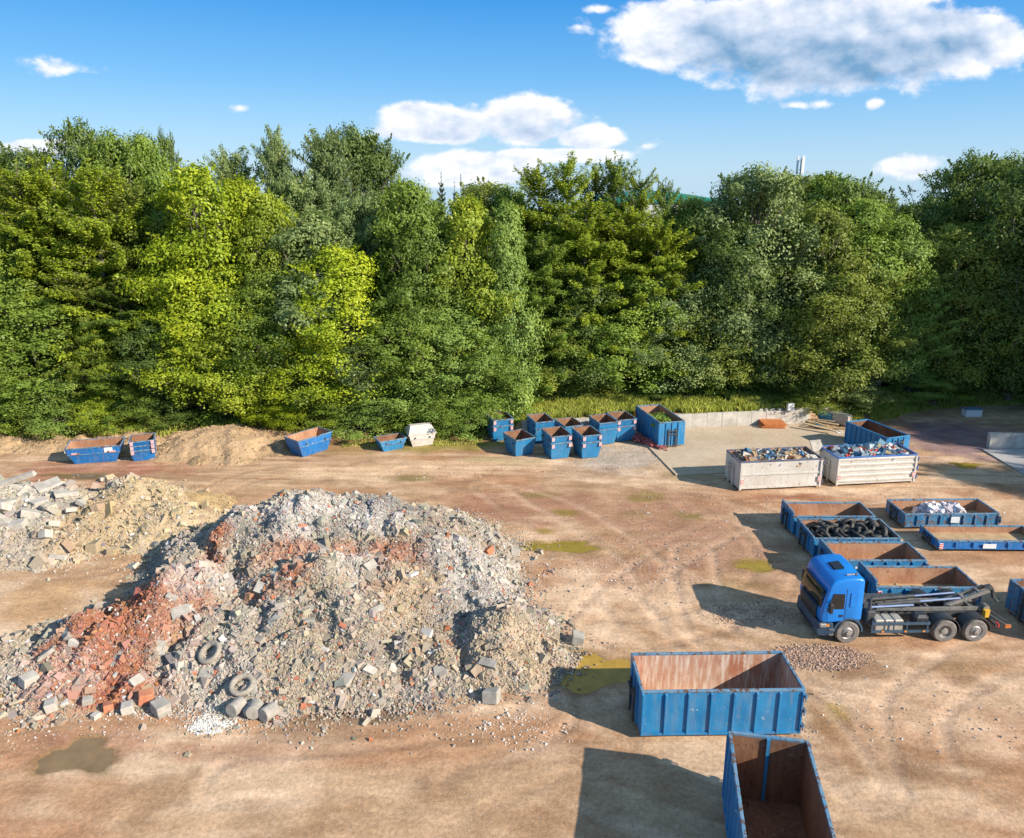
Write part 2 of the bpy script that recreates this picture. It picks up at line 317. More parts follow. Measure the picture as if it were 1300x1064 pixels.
class MB:
    def __init__(s): s.v = []; s.f = []; s.m = []
    def add(s, vs, fs, mi=0):
        b = len(s.v); s.v += [tuple(v) for v in vs]; s.f += [tuple(b+i for i in f) for f in fs]; s.m += [mi]*len(fs); return s
    def box(s, x0, x1, y0, y1, z0, z1, mi=0, ch=0.0):
        if ch > 0: return s.cbox(x0, x1, y0, y1, z0, z1, mi, ch)
        return s.add([(x0,y0,z0),(x1,y0,z0),(x1,y1,z0),(x0,y1,z0),(x0,y0,z1),(x1,y0,z1),(x1,y1,z1),(x0,y1,z1)],
                     [(0,3,2,1),(4,5,6,7),(0,1,5,4),(1,2,6,5),(2,3,7,6),(3,0,4,7)], mi)
    def cbox(s, x0, x1, y0, y1, z0, z1, mi, c):
        L = []
        for z, d in ((z0, c), (z0+c, 0), (z1-c, 0), (z1, c)):
            e = c
            L.append([(x0+d+e,y0+d,z),(x1-d-e,y0+d,z),(x1-d,y0+d+e,z),(x1-d,y1-d-e,z),(x1-d-e,y1-d,z),(x0+d+e,y1-d,z),(x0+d,y1-d-e,z),(x0+d,y0+d+e,z)])
        return s.loft(L, mi)
    def loft(s, rings, mi=0, cap=True):
        n = len(rings[0]); vs = [p for r in rings for p in r]; fs = []
        for k in range(len(rings)-1):
            for i in range(n): j = (i+1) % n; fs.append((k*n+i, k*n+j, (k+1)*n+j, (k+1)*n+i))
        if cap: fs.append(tuple(range(n))[::-1]); fs.append(tuple((len(rings)-1)*n+i for i in range(n)))
        return s.add(vs, fs, mi)
    def prism(s, poly, y0, y1, mi=0):       # poly in x,z
        return s.loft([[(x, y0, z) for x, z in poly], [(x, y1, z) for x, z in poly]], mi)
    def bar(s, a, b, r, mi=0, n=8, r2=None):
        a = Vector(a); b = Vector(b); d = (b-a).normalized(); u = d.orthogonal().normalized(); v = d.cross(u); r2 = r if r2 is None else r2
        ring = lambda p, q: [tuple(p+u*math.cos(2*math.pi*i/n)*q+v*math.sin(2*math.pi*i/n)*q) for i in range(n)]
        return s.loft([ring(a, r), ring(b, r2)], mi)
    def lathe_y(s, c, prof, n=28, mi=0, cap=True):   # profile (radius, y) around the y axis
        cx, cy, cz = c
        return s.loft([[(cx+r*math.cos(2*math.pi*i/n), cy+y, cz+r*math.sin(2*math.pi*i/n)) for i in range(n)] for r, y in prof], mi, cap)
    def build(s, name, mats, parent=None, smooth=False, bevel=0, loc=None):
        if not isinstance(mats, (list, tuple)): mats = [mats]
        me = bpy.data.meshes.new(name); me.from_pydata(s.v, [], s.f); me.validate()
        for m in mats: me.materials.append(m)
        if max(s.m, default=0): me.polygons.foreach_set('material_index', s.m[:len(me.polygons)])
        if smooth:
            me.polygons.foreach_set('use_smooth', [True]*len(me.polygons))
            try: me.set_sharp_from_angle(angle=R(38))
            except Exception: pass
        me.update(); o = link(name, me, parent, loc)
        if bevel:
            md = o.modifiers.new('bevel', 'BEVEL'); md.width = bevel; md.segments = 2; md.limit_method = 'ANGLE'
        return o
# ---------------------------------------------------------------- ground
WA, WB = at(663, 553), at(1027, 537)      # foot of the retaining wall
YBX = [-400, -60, -36, -30, -20, -8, 0, WA[0]-0.3, WB[0]+0.3, 28.5, 31.5, 35, 40, 47, 60, 400]
YBY = [50, 53.5, 55.0, 55.8, 56.3, 56.6, 57.0, WA[1]+0.5, WB[1]+0.5, 60.2, 60.5, 63.0, 64.6, 65.5, 64, 64]
def yb(x): return np.interp(x, YBX, YBY)
def gheight(x, y):
    x = np.asarray(x, float); y = np.asarray(y, float); d = y-yb(x)
    inwall = sstep(WA[0]-1.0, WA[0]-0.1, x)*(1-sstep(WB[0]+0.1, WB[0]+1.5, x))
    soft = 1.1*sstep(0, 3.0, d)+1.6*sstep(2, 11, d)
    hard = 1.05*sstep(-0.35, 0.0, d)+1.65*sstep(0.5, 11, d)
    h = soft*(1-inwall)+hard*inwall
    near = 1-sstep(-1, 1, d)
    rr_ = np.hypot(x, y-30); h = h-np.clip(rr_-95, 0, None)*.075*sstep(95, 400, rr_)
    return h+near*(0.10*(fbm(x/7, y/5, 3, 4)-0.5)+0.05*(fbm(x/1.2, y/0.7, 5, 3)-0.5)) + (1-near)*0.25*(fbm(x/2, y/2, 8, 3)-.5)*sstep(0, 2, d)
def axis(a, b, step, lo, hi):
    g = np.arange(a, b+1e-6, step); k = 1.16; L_ = []; p = a; s_ = step
    while p > lo: s_ *= k; p -= s_; L_.append(p)
    H_ = []; p = b; s_ = step
    while p < hi: s_ *= k; p += s_; H_.append(p)
    return np.concatenate([L_[::-1], g, H_])
gx = axis(-40, 48, 0.16, -3500, 3500); gy = axis(17, 68, 0.13, -600, 5000)
GX, GY = np.meshgrid(gx, gy); X = GX.ravel(); Y = GY.ravel()
def lerp(c, a, m): return c*(1-m[:, None])+np.array(a)[None]*m[:, None]
def ell(px, py, rx, ry, seed=1, soft=0.5, rag=0.6):
    cx, cy = at(px, py); k = F/(cy*CP+CAM_H*SP); a = rx/k; k2 = abs(at(px, py+ry)[1]-cy)
    d = np.sqrt(((X-cx)/a)**2+((Y-cy)/k2)**2)+(fbm(X/1.6, Y/1.1, seed, 5)-0.5)*rag*2
    return 1-sstep(1-soft, 1+soft*0.4, d)
col = np.zeros((len(X), 3)); col[:] = (0.45, 0.335, 0.22)
n_big = fbm(X/9, Y/4, 11, 5); col = lerp(col, (0.40, 0.25, 0.15), sstep(0.45, 0.66, n_big)*0.95)
n_p = fbm(X/11+5, Y/3.2, 21, 5); col = lerp(col, (0.58, 0.47, 0.34), sstep(0.48, 0.64, n_p)*0.9)
n_d = fbm(X/2.3+9, Y/1.3, 25, 6); col = lerp(col, (0.30, 0.20, 0.12), sstep(0.54, 0.70, n_d)*0.6)
# wheel tracks: long streaks along the haul road, and a fan curving towards the camera on the right
st1 = fbm(X/9, (Y+0.05*X)/0.55, 31, 4); m1 = sstep(0.50, 0.66, st1)*sstep(43, 47, Y)*(1-sstep(54, 57, Y)); col = lerp(col, (0.62, 0.50, 0.36), m1*0.55)
st1b = fbm(X/8+9, (Y+0.05*X)/0.5, 33, 4); col = lerp(col, (0.27, 0.18, 0.11), sstep(0.56, 0.72, st1b)*sstep(43, 47, Y)*0.5)
ang = np.arctan2(Y-50, X-22); rr = np.hypot(X-22, Y-50)
st2 = fbm(rr/0.7, ang*4.0, 41, 4); reg = sstep(-2, 3, X)*(1-sstep(44, 48, Y)); col = lerp(col, (0.58, 0.46, 0.34), sstep(0.52, 0.70, st2)*reg*0.55)
st3 = fbm(rr/0.6+4, ang*3.0, 43, 4); col = lerp(col, (0.29, 0.175, 0.10), sstep(0.55, 0.72, st3)*reg*0.5)
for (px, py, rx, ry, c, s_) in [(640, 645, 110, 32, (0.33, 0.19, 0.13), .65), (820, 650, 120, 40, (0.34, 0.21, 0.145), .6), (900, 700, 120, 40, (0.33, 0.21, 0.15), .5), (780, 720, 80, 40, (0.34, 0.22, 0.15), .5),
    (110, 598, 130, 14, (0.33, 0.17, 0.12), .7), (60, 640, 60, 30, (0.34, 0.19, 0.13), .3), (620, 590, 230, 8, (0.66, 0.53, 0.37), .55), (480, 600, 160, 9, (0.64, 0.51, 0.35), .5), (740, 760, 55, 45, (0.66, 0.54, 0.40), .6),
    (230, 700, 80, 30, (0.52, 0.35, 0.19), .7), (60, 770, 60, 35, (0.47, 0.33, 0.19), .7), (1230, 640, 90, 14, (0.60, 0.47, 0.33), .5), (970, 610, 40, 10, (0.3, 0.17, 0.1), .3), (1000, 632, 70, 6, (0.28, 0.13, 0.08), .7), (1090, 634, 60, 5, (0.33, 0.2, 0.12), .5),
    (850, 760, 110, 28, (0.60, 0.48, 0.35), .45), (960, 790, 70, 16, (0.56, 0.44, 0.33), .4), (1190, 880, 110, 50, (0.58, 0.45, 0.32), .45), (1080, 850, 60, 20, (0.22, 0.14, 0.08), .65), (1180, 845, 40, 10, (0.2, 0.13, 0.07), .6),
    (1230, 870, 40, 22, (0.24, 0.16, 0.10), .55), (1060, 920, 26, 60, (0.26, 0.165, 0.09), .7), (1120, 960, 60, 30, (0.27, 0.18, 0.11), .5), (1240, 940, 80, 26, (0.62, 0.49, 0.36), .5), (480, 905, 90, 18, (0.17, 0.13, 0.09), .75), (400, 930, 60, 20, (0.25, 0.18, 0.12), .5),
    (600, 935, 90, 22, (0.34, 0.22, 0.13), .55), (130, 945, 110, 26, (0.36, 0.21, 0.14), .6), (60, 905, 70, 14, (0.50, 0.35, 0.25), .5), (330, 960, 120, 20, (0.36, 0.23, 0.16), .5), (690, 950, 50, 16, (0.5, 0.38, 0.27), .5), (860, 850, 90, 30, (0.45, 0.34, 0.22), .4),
    (1230, 560, 110, 22, (0.27, 0.20, 0.21), .85), (1180, 545, 60, 12, (0.24, 0.18, 0.20), .8), (1120, 590, 60, 12, (0.42, 0.30, 0.19), .5), (780, 583, 60, 20, (0.42, 0.39, 0.34), .75), (745, 600, 50, 9, (0.30, 0.24, 0.18), .4), (590, 565, 60, 9, (0.25, 0.24, 0.06), .7),  # first two: purple-brown tree shade painted into the dirt colour
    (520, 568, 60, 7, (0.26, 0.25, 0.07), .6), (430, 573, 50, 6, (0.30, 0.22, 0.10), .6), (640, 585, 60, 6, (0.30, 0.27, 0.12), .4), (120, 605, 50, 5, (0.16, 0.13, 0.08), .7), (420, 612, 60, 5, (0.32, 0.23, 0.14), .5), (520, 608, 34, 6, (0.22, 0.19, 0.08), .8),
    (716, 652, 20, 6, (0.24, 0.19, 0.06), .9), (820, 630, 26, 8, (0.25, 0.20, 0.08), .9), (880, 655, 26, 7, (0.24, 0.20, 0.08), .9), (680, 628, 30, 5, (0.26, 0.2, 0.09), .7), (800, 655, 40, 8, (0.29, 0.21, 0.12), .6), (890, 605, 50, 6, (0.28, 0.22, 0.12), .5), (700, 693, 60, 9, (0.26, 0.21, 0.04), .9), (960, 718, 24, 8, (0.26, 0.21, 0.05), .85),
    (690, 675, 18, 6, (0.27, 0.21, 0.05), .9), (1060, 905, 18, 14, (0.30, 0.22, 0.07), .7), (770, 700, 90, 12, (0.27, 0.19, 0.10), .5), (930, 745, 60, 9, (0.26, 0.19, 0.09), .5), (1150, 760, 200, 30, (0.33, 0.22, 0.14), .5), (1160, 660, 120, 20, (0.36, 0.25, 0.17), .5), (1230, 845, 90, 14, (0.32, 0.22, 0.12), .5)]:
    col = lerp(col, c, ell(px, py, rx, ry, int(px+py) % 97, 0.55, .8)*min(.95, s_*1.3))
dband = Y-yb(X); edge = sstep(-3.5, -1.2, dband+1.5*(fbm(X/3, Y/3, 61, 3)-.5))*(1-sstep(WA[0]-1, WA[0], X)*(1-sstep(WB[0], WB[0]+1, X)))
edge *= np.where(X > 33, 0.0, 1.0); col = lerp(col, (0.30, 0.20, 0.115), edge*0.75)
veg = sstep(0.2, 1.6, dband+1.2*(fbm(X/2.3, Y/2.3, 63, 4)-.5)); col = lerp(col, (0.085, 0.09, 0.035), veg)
far = sstep(90, 140, Y); col = lerp(col, (0.06, 0.09, 0.03), far)
nx, ny = len(gx), len(gy); ii = np.arange(nx*ny).reshape(ny, nx)
q = np.stack([ii[:-1, :-1], ii[:-1, 1:], ii[1:, 1:], ii[1:, :-1]], -1).reshape(-1, 4)
GH = gheight(X, Y)
# wheel ruts pressed into the dirt
RUT = [[(560, 610), (700, 640), (800, 700), (850, 770), (900, 830), (1010, 900), (1080, 990)], [(520, 600), (760, 612), (900, 640), (980, 700), (960, 760), (840, 800), (770, 800)], [(1300, 650), (1120, 655), (960, 660), (860, 700), (760, 780), (700, 900), (560, 960), (300, 990)],
       [(-20, 720), (120, 720), (200, 680), (300, 610), (420, 598), (700, 600), (900, 640), (1010, 645)], [(1320, 860), (1150, 850), (980, 840), (860, 820), (780, 760), (740, 700), (620, 620)], [(-20, 600), (200, 590), (500, 592), (760, 600)], [(-20, 588), (300, 583), (600, 583), (800, 610), (860, 615), (1100, 640), (1320, 690)],
       [(1320, 930), (1200, 900), (1080, 870), (960, 850)], [(1100, 1000), (1060, 930), (1000, 870), (900, 800), (880, 700)], [(-20, 960), (160, 925), (420, 930), (640, 910), (760, 920)], [(1180, 1000), (1160, 900), (1240, 840), (1320, 820)], [(600, 1000), (700, 960), (770, 930), (760, 880)]]
def catmull(P, n=10):
    P = [np.array(p) for p in P]; P = [P[0]*2-P[1]]+P+[P[-1]*2-P[-2]]; out = []
    for i in range(1, len(P)-2):
        for t in np.linspace(0, 1, n, endpoint=False): a_, b_, c_, d_ = P[i-1:i+3]; out.append(.5*((2*b_)+(-a_+c_)*t+(2*a_-5*b_+4*c_-d_)*t*t+(-a_+3*b_-3*c_+d_)*t**3))
    return out+[P[-2]]
WX = X+.25*(fbm(X/1.5, Y/1.5, 91, 3)-.5); WY = Y+.25*(fbm(X/1.5+9, Y/1.5, 92, 3)-.5)
for k, pl in enumerate(RUT):
    pts = catmull([at(*p) for p in pl]); dm = np.full(len(X), 9.0); cl = np.zeros(len(X))
    for a_, b_ in zip(pts[:-1], pts[1:]):
        e_x, e_y = b_-a_; L2 = e_x*e_x+e_y*e_y; sel = (WX > min(a_[0], b_[0])-2) & (WX < max(a_[0], b_[0])+2) & (WY > min(a_[1], b_[1])-2) & (WY < max(a_[1], b_[1])+2)
        t_ = np.clip(((WX[sel]-a_[0])*e_x+(WY[sel]-a_[1])*e_y)/L2, 0, 1); d_ = np.hypot(WX[sel]-a_[0]-t_*e_x, WY[sel]-a_[1]-t_*e_y); dm[sel] = np.minimum(dm[sel], d_)
    for off in (1.0,):
        r_ = np.abs(dm-off); m_ = (1-sstep(.12, .34, r_))*(.35+.65*sstep(.35, .6, fbm(X/3, Y/3, 95+k, 3)))*(dm < 8); lip = (1-sstep(.05, .2, np.abs(r_-.42)))*.6*(dm < 8)
        col = lerp(col, (0.36, 0.245, 0.16) if k % 2 else (0.60, 0.48, 0.36), m_*.34); col = lerp(col, (0.58, 0.46, 0.34), lip*.15*sstep(.4, .6, fbm(X/2, Y/2, 99+k, 3))); GH = GH-.03*m_+.012*lip
# puddles: hollows in the dirt
PUD = [((-6, 878), 40, 24, 1, 'shallow ochre puddle at the left foot of the rubble heap'), ((758, 852), 62, 22, 2, 'ochre puddle between the rubble heap and the long blue container'),
       ((100, 960), 44, 20, 3, 'muddy brown puddle in the near left corner'), ((712, 694), 46, 6, 4, 'thin olive puddle in the middle of the yard'), ((960, 718), 20, 6, 5, 'small olive puddle left of the tyre container'),
       ((97, 603), 34, 2.6, 6, 'thin sky reflecting puddle beyond the sandy pile'), ((1226, 590), 16, 3.4, 7, 'little round puddle near the concrete apron')]
pinfo = []
for (p, rx, ry, sd, lb) in PUD:
    cx, cy = at(*p); a = rx*(cy*CP+CAM_H*SP)/F; b_ = abs(at(p[0], p[1]+ry)[1]-cy); pinfo.append((cx, cy, a, b_))
    th = np.arctan2((Y-cy)/b_, (X-cx)/a); wob = 1+0.22*np.sin(3*th+sd)+0.12*np.sin(5*th+2*sd)+0.08*np.sin(9*th+sd*3)
    d = np.sqrt(((X-cx)/a)**2+((Y-cy)/b_)**2)/wob
    GH = GH*sstep(1.0, 1.6, d)-0.10*(1-sstep(0.7, 1.25, d))
    col = lerp(col, (0.22, 0.16, 0.07), (1-sstep(0.95, 1.45, d))*0.75)
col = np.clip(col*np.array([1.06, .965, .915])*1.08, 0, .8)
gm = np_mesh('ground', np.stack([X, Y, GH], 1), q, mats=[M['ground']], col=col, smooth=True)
tag(link('ground', gm), kind='structure')
def puddlemat(name, c, r=0.05):
    m, nt, b = mat_base(name); v = coords(nt, False); f = nz(nt, v, 1.5, 5)
    nt.links.new(ramp(nt, f, [(0.3, c), (0.7, tuple(min(1, k*1.5) for k in c))]), b.inputs['Base Color']); b.inputs['Roughness'].default_value = r
    b.inputs['IOR'].default_value = 1.33; return m
pm = [puddlemat('ochre_water', (0.30, 0.185, 0.03)), puddlemat('brown_water', (0.18, 0.12, 0.06)), puddlemat('olive_water', (0.22, 0.16, 0.03), 0.35)]
for k, ((cx, cy, a, b_), (p, rx, ry, sd, lb)) in enumerate(zip(pinfo, PUD)):
    vs = [(cx, cy, -0.035)]; n = 64
    for i in range(n):
        th = 2*math.pi*i/n; wob = 1+0.22*math.sin(3*th+sd)+0.12*math.sin(5*th+2*sd)+0.08*math.sin(9*th+sd*3)
        vs.append((cx+a*wob*1.15*math.cos(th), cy+b_*wob*1.15*math.sin(th), -0.035))
    mb = MB(); mb.add(vs, [(0, 1+i, 1+(i+1) % n) for i in range(n)])
    tag(mb.build('puddle', pm[[0, 0, 1, 2, 2, 1, 2][k]]), lb, 'puddle', 'puddles in the dirt yard', 'structure')
def Gz(x, y): return float(gheight(x, y))
# concrete apron and slabs
def slab(name, pts, z, th, m, kind='structure'):
    P = [at(*p) for p in pts]; mb = MB(); mb.loft([[(x, y, z-th) for x, y in P], [(x, y, z) for x, y in P]])
    return tag(mb.build(name, m), kind=kind)
def slabmat(name, c1, c2):
    m, nt, b = mat_base(name); v = coords(nt, False); f = nz(nt, v, 0.35, 8, 0.65); f2 = nz(nt, v, 4, 8, 0.7)
    c = ramp(nt, f, [(0.32, c1), (0.68, c2)]); mm = nt.nodes.new('ShaderNodeMix'); mm.data_type = 'RGBA'; mm.blend_type = 'MULTIPLY'; mm.inputs[0].default_value = 1
    nt.links.new(c, mm.inputs[6]); nt.links.new(ramp(nt, f2, [(0.3, (0.82,)*3), (0.7, (1.1,)*3)]), mm.inputs[7])
    nt.links.new(mm.outputs[2], b.inputs['Base Color']); b.inputs['Roughness'].default_value = 0.9; return m
M['apron'] = slabmat('apron_concrete', (0.46, 0.35, 0.235), (0.56, 0.45, 0.33)); M['apron2'] = slabmat('grey_apron_concrete', (0.36, 0.34, 0.33), (0.48, 0.46, 0.45))
slab('pavement', [(858, 604), (1085, 594), (1074, 548), (1030, 538.6), (850, 545.3), (803, 547.4)], 0.075, 0.3, M['apron'])
slab('pavement', [(1246, 571), (1306, 607), (1420, 640), (1420, 571)], 0.085, 0.3, M['apron2'])
# ---------------------------------------------------------------- retaining wall and apron walls
def wall_thing(name, A, B, h, th, label, seg=1.25, base=0.0, brk=0):
    A = Vector((A[0], A[1], 0)); B = Vector((B[0], B[1], 0)); d = B-A; L = d.length; r = empty(name, (A.x, A.y, base), math.atan2(d.y, d.x), label, 'wall')
    n = max(1, round(L/seg)); s = L/n; rng = random.Random(int(L*10))
    mb = MB()
    for i in range(n):
        hh = h+rng.uniform(-.02, .02); mb.box(i*s+.008, (i+1)*s-.008, rng.uniform(-.012, .012), th, -0.3, hh)
    mb.build('wall_block', M['concrete'], r, bevel=.015)
    if brk:
        for i in range(brk):
            mc = MB()
            x = L-rng.uniform(0, 5.0); y = rng.uniform(.02, th); q_ = rng.uniform(.06, .2); mc.box(x, x+q_*1.4, y, y+q_, h+.021, h+.025+q_*.6); mc.build('loose_stone', M['concrete'], r)
    return r
wall_thing('retaining_wall', WA, WB, 1.17, 0.33, 'long pale concrete block wall holding back the grassy bank', brk=26)
q1 = at(1255, 570); wall_thing('retaining_wall', q1, (q1[0]+7.5, q1[1]-0.2), 1.2, 0.4, 'short pale concrete wall at the right edge behind the grey slab', seg=2.0)
# ---------------------------------------------------------------- hazard plates
def hazard(parent, c, wd, ht, nrm='y', sgn=-1):
    c = Vector(c); mb = MB(); nS = 4
    def P(a, z, o):
        return (c.x+a, c.y+sgn*o, c.z+z) if nrm == 'y' else (c.x+sgn*o, c.y+a, c.z+z)
    e = 0.03; a0, a1, z0, z1 = -wd/2, wd/2, -ht/2, ht/2
    mb.loft([[P(a0, z0, 0), P(a1, z0, 0), P(a1, z1, 0), P(a0, z1, 0)], [P(a0, z0, e), P(a1, z0, e), P(a1, z1, e), P(a0, z1, e)]], 0)
    for i in range(3):
        zc = z0+ht*(i+0.1)/3; dz = ht/6; sl = ht*0.12
        mb.add([P(a0, zc, e+.004), P(a1, zc+sl, e+.004), P(a1, min(z1, zc+sl+dz), e+.004), P(a0, zc+dz, e+.004)], [(0, 1, 2, 3)], 1)
    return mb.build('hazard_plate', [M['plate'], M['red']], parent)
# ---------------------------------------------------------------- roll-off containers
def rolloff(name, cx, cy, yaw, L, W, H, label, group=None, paintm='blue', inner='rust', floor='floor', rib=0.66, ribs=True, signs=(), rail='rim',
            hook_end=-1, end_h=(0, 0), corrug=False, haz=True, hazy=0.35, plate=None, taper=0.0, wide_top=.08):
    r = empty(name, (cx, cy, 0), yaw, label, 'container', group); hx, hy, t, z0 = L/2, W/2, 0.06, 0.22; pm_ = M[paintm]
    mb = MB()
    def panel(x0, x1, y0, y1, za, zb, inface):   # outer skin with an inner lining on one face
        mb.box(x0, x1, y0, y1, za, zb, 0)
        e = .004
        if inface == 'y+': mb.add([(x0, y1+e, za), (x0, y1+e, zb), (x1, y1+e, zb), (x1, y1+e, za)], [(0, 1, 2, 3)], 1)
        if inface == 'y-': mb.add([(x0, y0-e, za), (x1, y0-e, za), (x1, y0-e, zb), (x0, y0-e, zb)], [(0, 1, 2, 3)], 1)
        if inface == 'x+': mb.add([(x1+e, y0, za), (x1+e, y1, za), (x1+e, y1, zb), (x1+e, y0, zb)], [(0, 1, 2, 3)], 1)
        if inface == 'x-': mb.add([(x0-e, y0, za), (x0-e, y0, zb), (x0-e, y1, zb), (x0-e, y1, za)], [(0, 1, 2, 3)], 1)
    panel(-hx, hx, -hy, -hy+t, z0, H-.05, 'y+'); panel(-hx, hx, hy-t, hy, z0, H-.05, 'y-')
    panel(-hx-.003, -hx+t, -hy+t+.003, hy-t-.003, z0, H-.05+end_h[0], 'x+'); panel(hx-t, hx+.003, -hy+t+.003, hy-t-.003, z0, H-.05+end_h[1], 'x-')
    mb.build('shell', [pm_, M[inner]], r)
    MB().box(-hx+.02, hx-.02, -hy+.02, hy-.02, z0-.06, z0+.03).build('floor', M[floor], r)
    sk = MB()
    for y in (-.45, .45): sk.box(-hx+.05, hx-.05, y-.06, y+.06, .03, z0-.063)
    sk.build('skid_rail', M['steel'], r)
    for sx_ in (-1, 1):
        for sy_ in (-1, 1):
            rb = MB(); rb.bar((sx_*(hx-.25), sy_*(hy-.30), .09), (sx_*(hx-.25), sy_*(hy-.12), .09), .085, n=12); rb.build('roller', M['steel_grey'], r, smooth=True)
    rl = MB(); b = .05; e = .012
    rl.box(-hx-e, hx+e, -hy-e-b*.4, -hy+b*1.4, H-.09, H); rl.box(-hx-e, hx+e, hy-b*1.4, hy+e+b*.4, H-.09, H)
    rl.box(-hx-e-b*.4, -hx+b*1.4, -hy+b*1.4+.003, hy-b*1.4-.003, H-.088+end_h[0], H+.002+end_h[0]); rl.box(hx-b*1.4, hx+e+b*.4, -hy+b*1.4+.003, hy-b*1.4-.003, H-.088+end_h[1], H+.002+end_h[1])
    rl.build('top_rail', M[rail], r, bevel=.012)
    if ribs:
        n = max(2, round(L/rib)); ms = {}
        for i in range(n+1):
            x = -hx+.05+(L-.10)*i/n
            for sy_ in (-1, 1):
                d = .075; w_ = .055 if 0 < i < n else .05
                m2 = MB(); m2.loft([[(x-w_, sy_*hy, z0-.05), (x+w_, sy_*hy, z0-.05), (x+w_*.55, sy_*(hy+d), z0+.0), (x-w_*.55, sy_*(hy+d), z0+.0)],
                                    [(x-w_, sy_*hy, H-.092), (x+w_, sy_*hy, H-.092), (x+w_*.55, sy_*(hy+d), H-.14), (x-w_*.55, sy_*(hy+d), H-.14)]])
                m2.build('rib', pm_, r)
        for sx_ in (-1, 1):
            for y in (-hy*.5, 0, hy*.5):
                m2 = MB(); m2.box(min(sx_*hx, sx_*(hx+.07)), max(sx_*hx, sx_*(hx+.07)), y-.04, y+.04, z0, H-.10); m2.build('rib', pm_, r)
    if corrug:
        for sy_ in (-1, 1):
            for k in range(5):
                z = z0+.15+(H-z0-.35)*k/4
                m2 = MB(); m2.loft([[(-hx+.12, sy_*hy, z-.10), (-hx+.12, sy_*(hy+.05), z-.05), (-hx+.12, sy_*(hy+.05), z+.05), (-hx+.12, sy_*hy, z+.10)],
                                    [(hx-.12, sy_*hy, z-.10), (hx-.12, sy_*(hy+.05), z-.05), (hx-.12, sy_*(hy+.05), z+.05), (hx-.12, sy_*hy, z+.10)]]); m2.build('rib', pm_, r)
    # bottom side beam, hook frame and door gear
    for sy_ in (-1, 1):
        m2 = MB(); m2.box(-hx, hx, min(sy_*hy, sy_*(hy+.05)), max(sy_*hy, sy_*(hy+.05)), z0-.055, z0+.05); m2.build('side_beam', pm_, r)
    X0 = hook_end*hx; s_ = hook_end
    hk = MB()
    for y in (-.32, .32): hk.box(min(X0+s_*.075, X0+s_*.16), max(X0+s_*.075, X0+s_*.16), y-.05, y+.05, z0-.1, min(H-.1, 1.55))
    hk.box(min(X0+s_*.08, X0+s_*.15), max(X0+s_*.08, X0+s_*.15), -.27, .27, min(H-.35, 1.1), min(H-.25, 1.2))
    hk.bar((X0+s_*.25, -.2, min(H-.18, 1.45)), (X0+s_*.25, .2, min(H-.18, 1.45)), .035); hk.bar((X0+s_*.1, -.2, min(H-.3, 1.3)), (X0+s_*.25, -.2, min(H-.18, 1.45)), .03); hk.bar((X0+s_*.1, .2, min(H-.3, 1.3)), (X0+s_*.25, .2, min(H-.18, 1.45)), .03)
    hk.build('hook_frame', M['steel'] if paintm != 'white' else M['white'], r)
    X1 = -X0
    for z in (z0+.25, H*.55, H-.3):
        if z < H-.1: dg = MB(); dg.box(min(X1, X1-s_*.12), max(X1, X1-s_*.12), -hy-.06, -hy+.12, z-.05, z+.05); dg.bar((X1-s_*.03, -hy-.1, z-.14), (X1-s_*.03, -hy-.1, z+.14), .03); dg.build('door_hinge', M[rail], r)
    dg = MB(); dg.bar((X1-s_*.10, hy*.2, z0+.1), (X1-s_*.10, hy*.2, H-.2), .025); dg.build('door_bolt', M[rail], r)
    if haz:
        for sx_ in (-1, 1): hazard(r, (sx_*(hx-.17), -hy-.075, z0+hazy), .20, .34)
    if plate is not None:
        m2 = MB(); m2.box(plate[0]-plate[1]/2, plate[0]+plate[1]/2, -hy-.105, -hy-.08, plate[2]-plate[3]/2, plate[2]+plate[3]/2); m2.build('info_plate', M['plate'], r)
    return r
def roll_px(name, fl, fr, W, H, label, yaw_add=0, ox=0, **kw):
    A = Vector(at(*fl)); B = Vector(at(*fr)); d = B-A; yaw = math.atan2(d.y, d.x); n = Vector((-math.sin(yaw), math.cos(yaw))); c = (A+B)/2+n*(W/2)
    return rolloff(name, c.x, c.y, yaw, d.length, W, H, label, **kw)
G1 = 'open roll-off containers standing in the yard'
near = roll_px('roll_off_container', (812, 938), (1015, 935), 2.25, 2.0, 'long blue ribbed container with rusty white-scraped inside, nearest full one below the truck', group=G1, paintm='blue', rib=.78, inner='rust_pale', haz=False)
# the container cut by the lower edge of the photo stands end on to the camera
p0 = at(926, 928, 2.65); p1 = at(1026, 940, 2.65); yw = math.atan2(p1[1]-p0[1], p1[0]-p0[0]); Wd = math.hypot(p1[0]-p0[0], p1[1]-p0[1])
cx = (p0[0]+p1[0])/2+math.sin(yw)*3.0; cy = (p0[1]+p1[1])/2-math.cos(yw)*3.0
low = rolloff('roll_off_container', cx, cy, yw+math.pi/2, 6.0, Wd, 2.65, 'tall blue container with dark rusty inside, cut by the lower edge of the picture', G1, inner='rust_dark', floor='rust_dark', haz=False, hook_end=-1)
mb = MB(); mb.box(2.86, 2.93, -.05, .05, .3, 2.6); mb.build('inner_post', M['blue'], low)
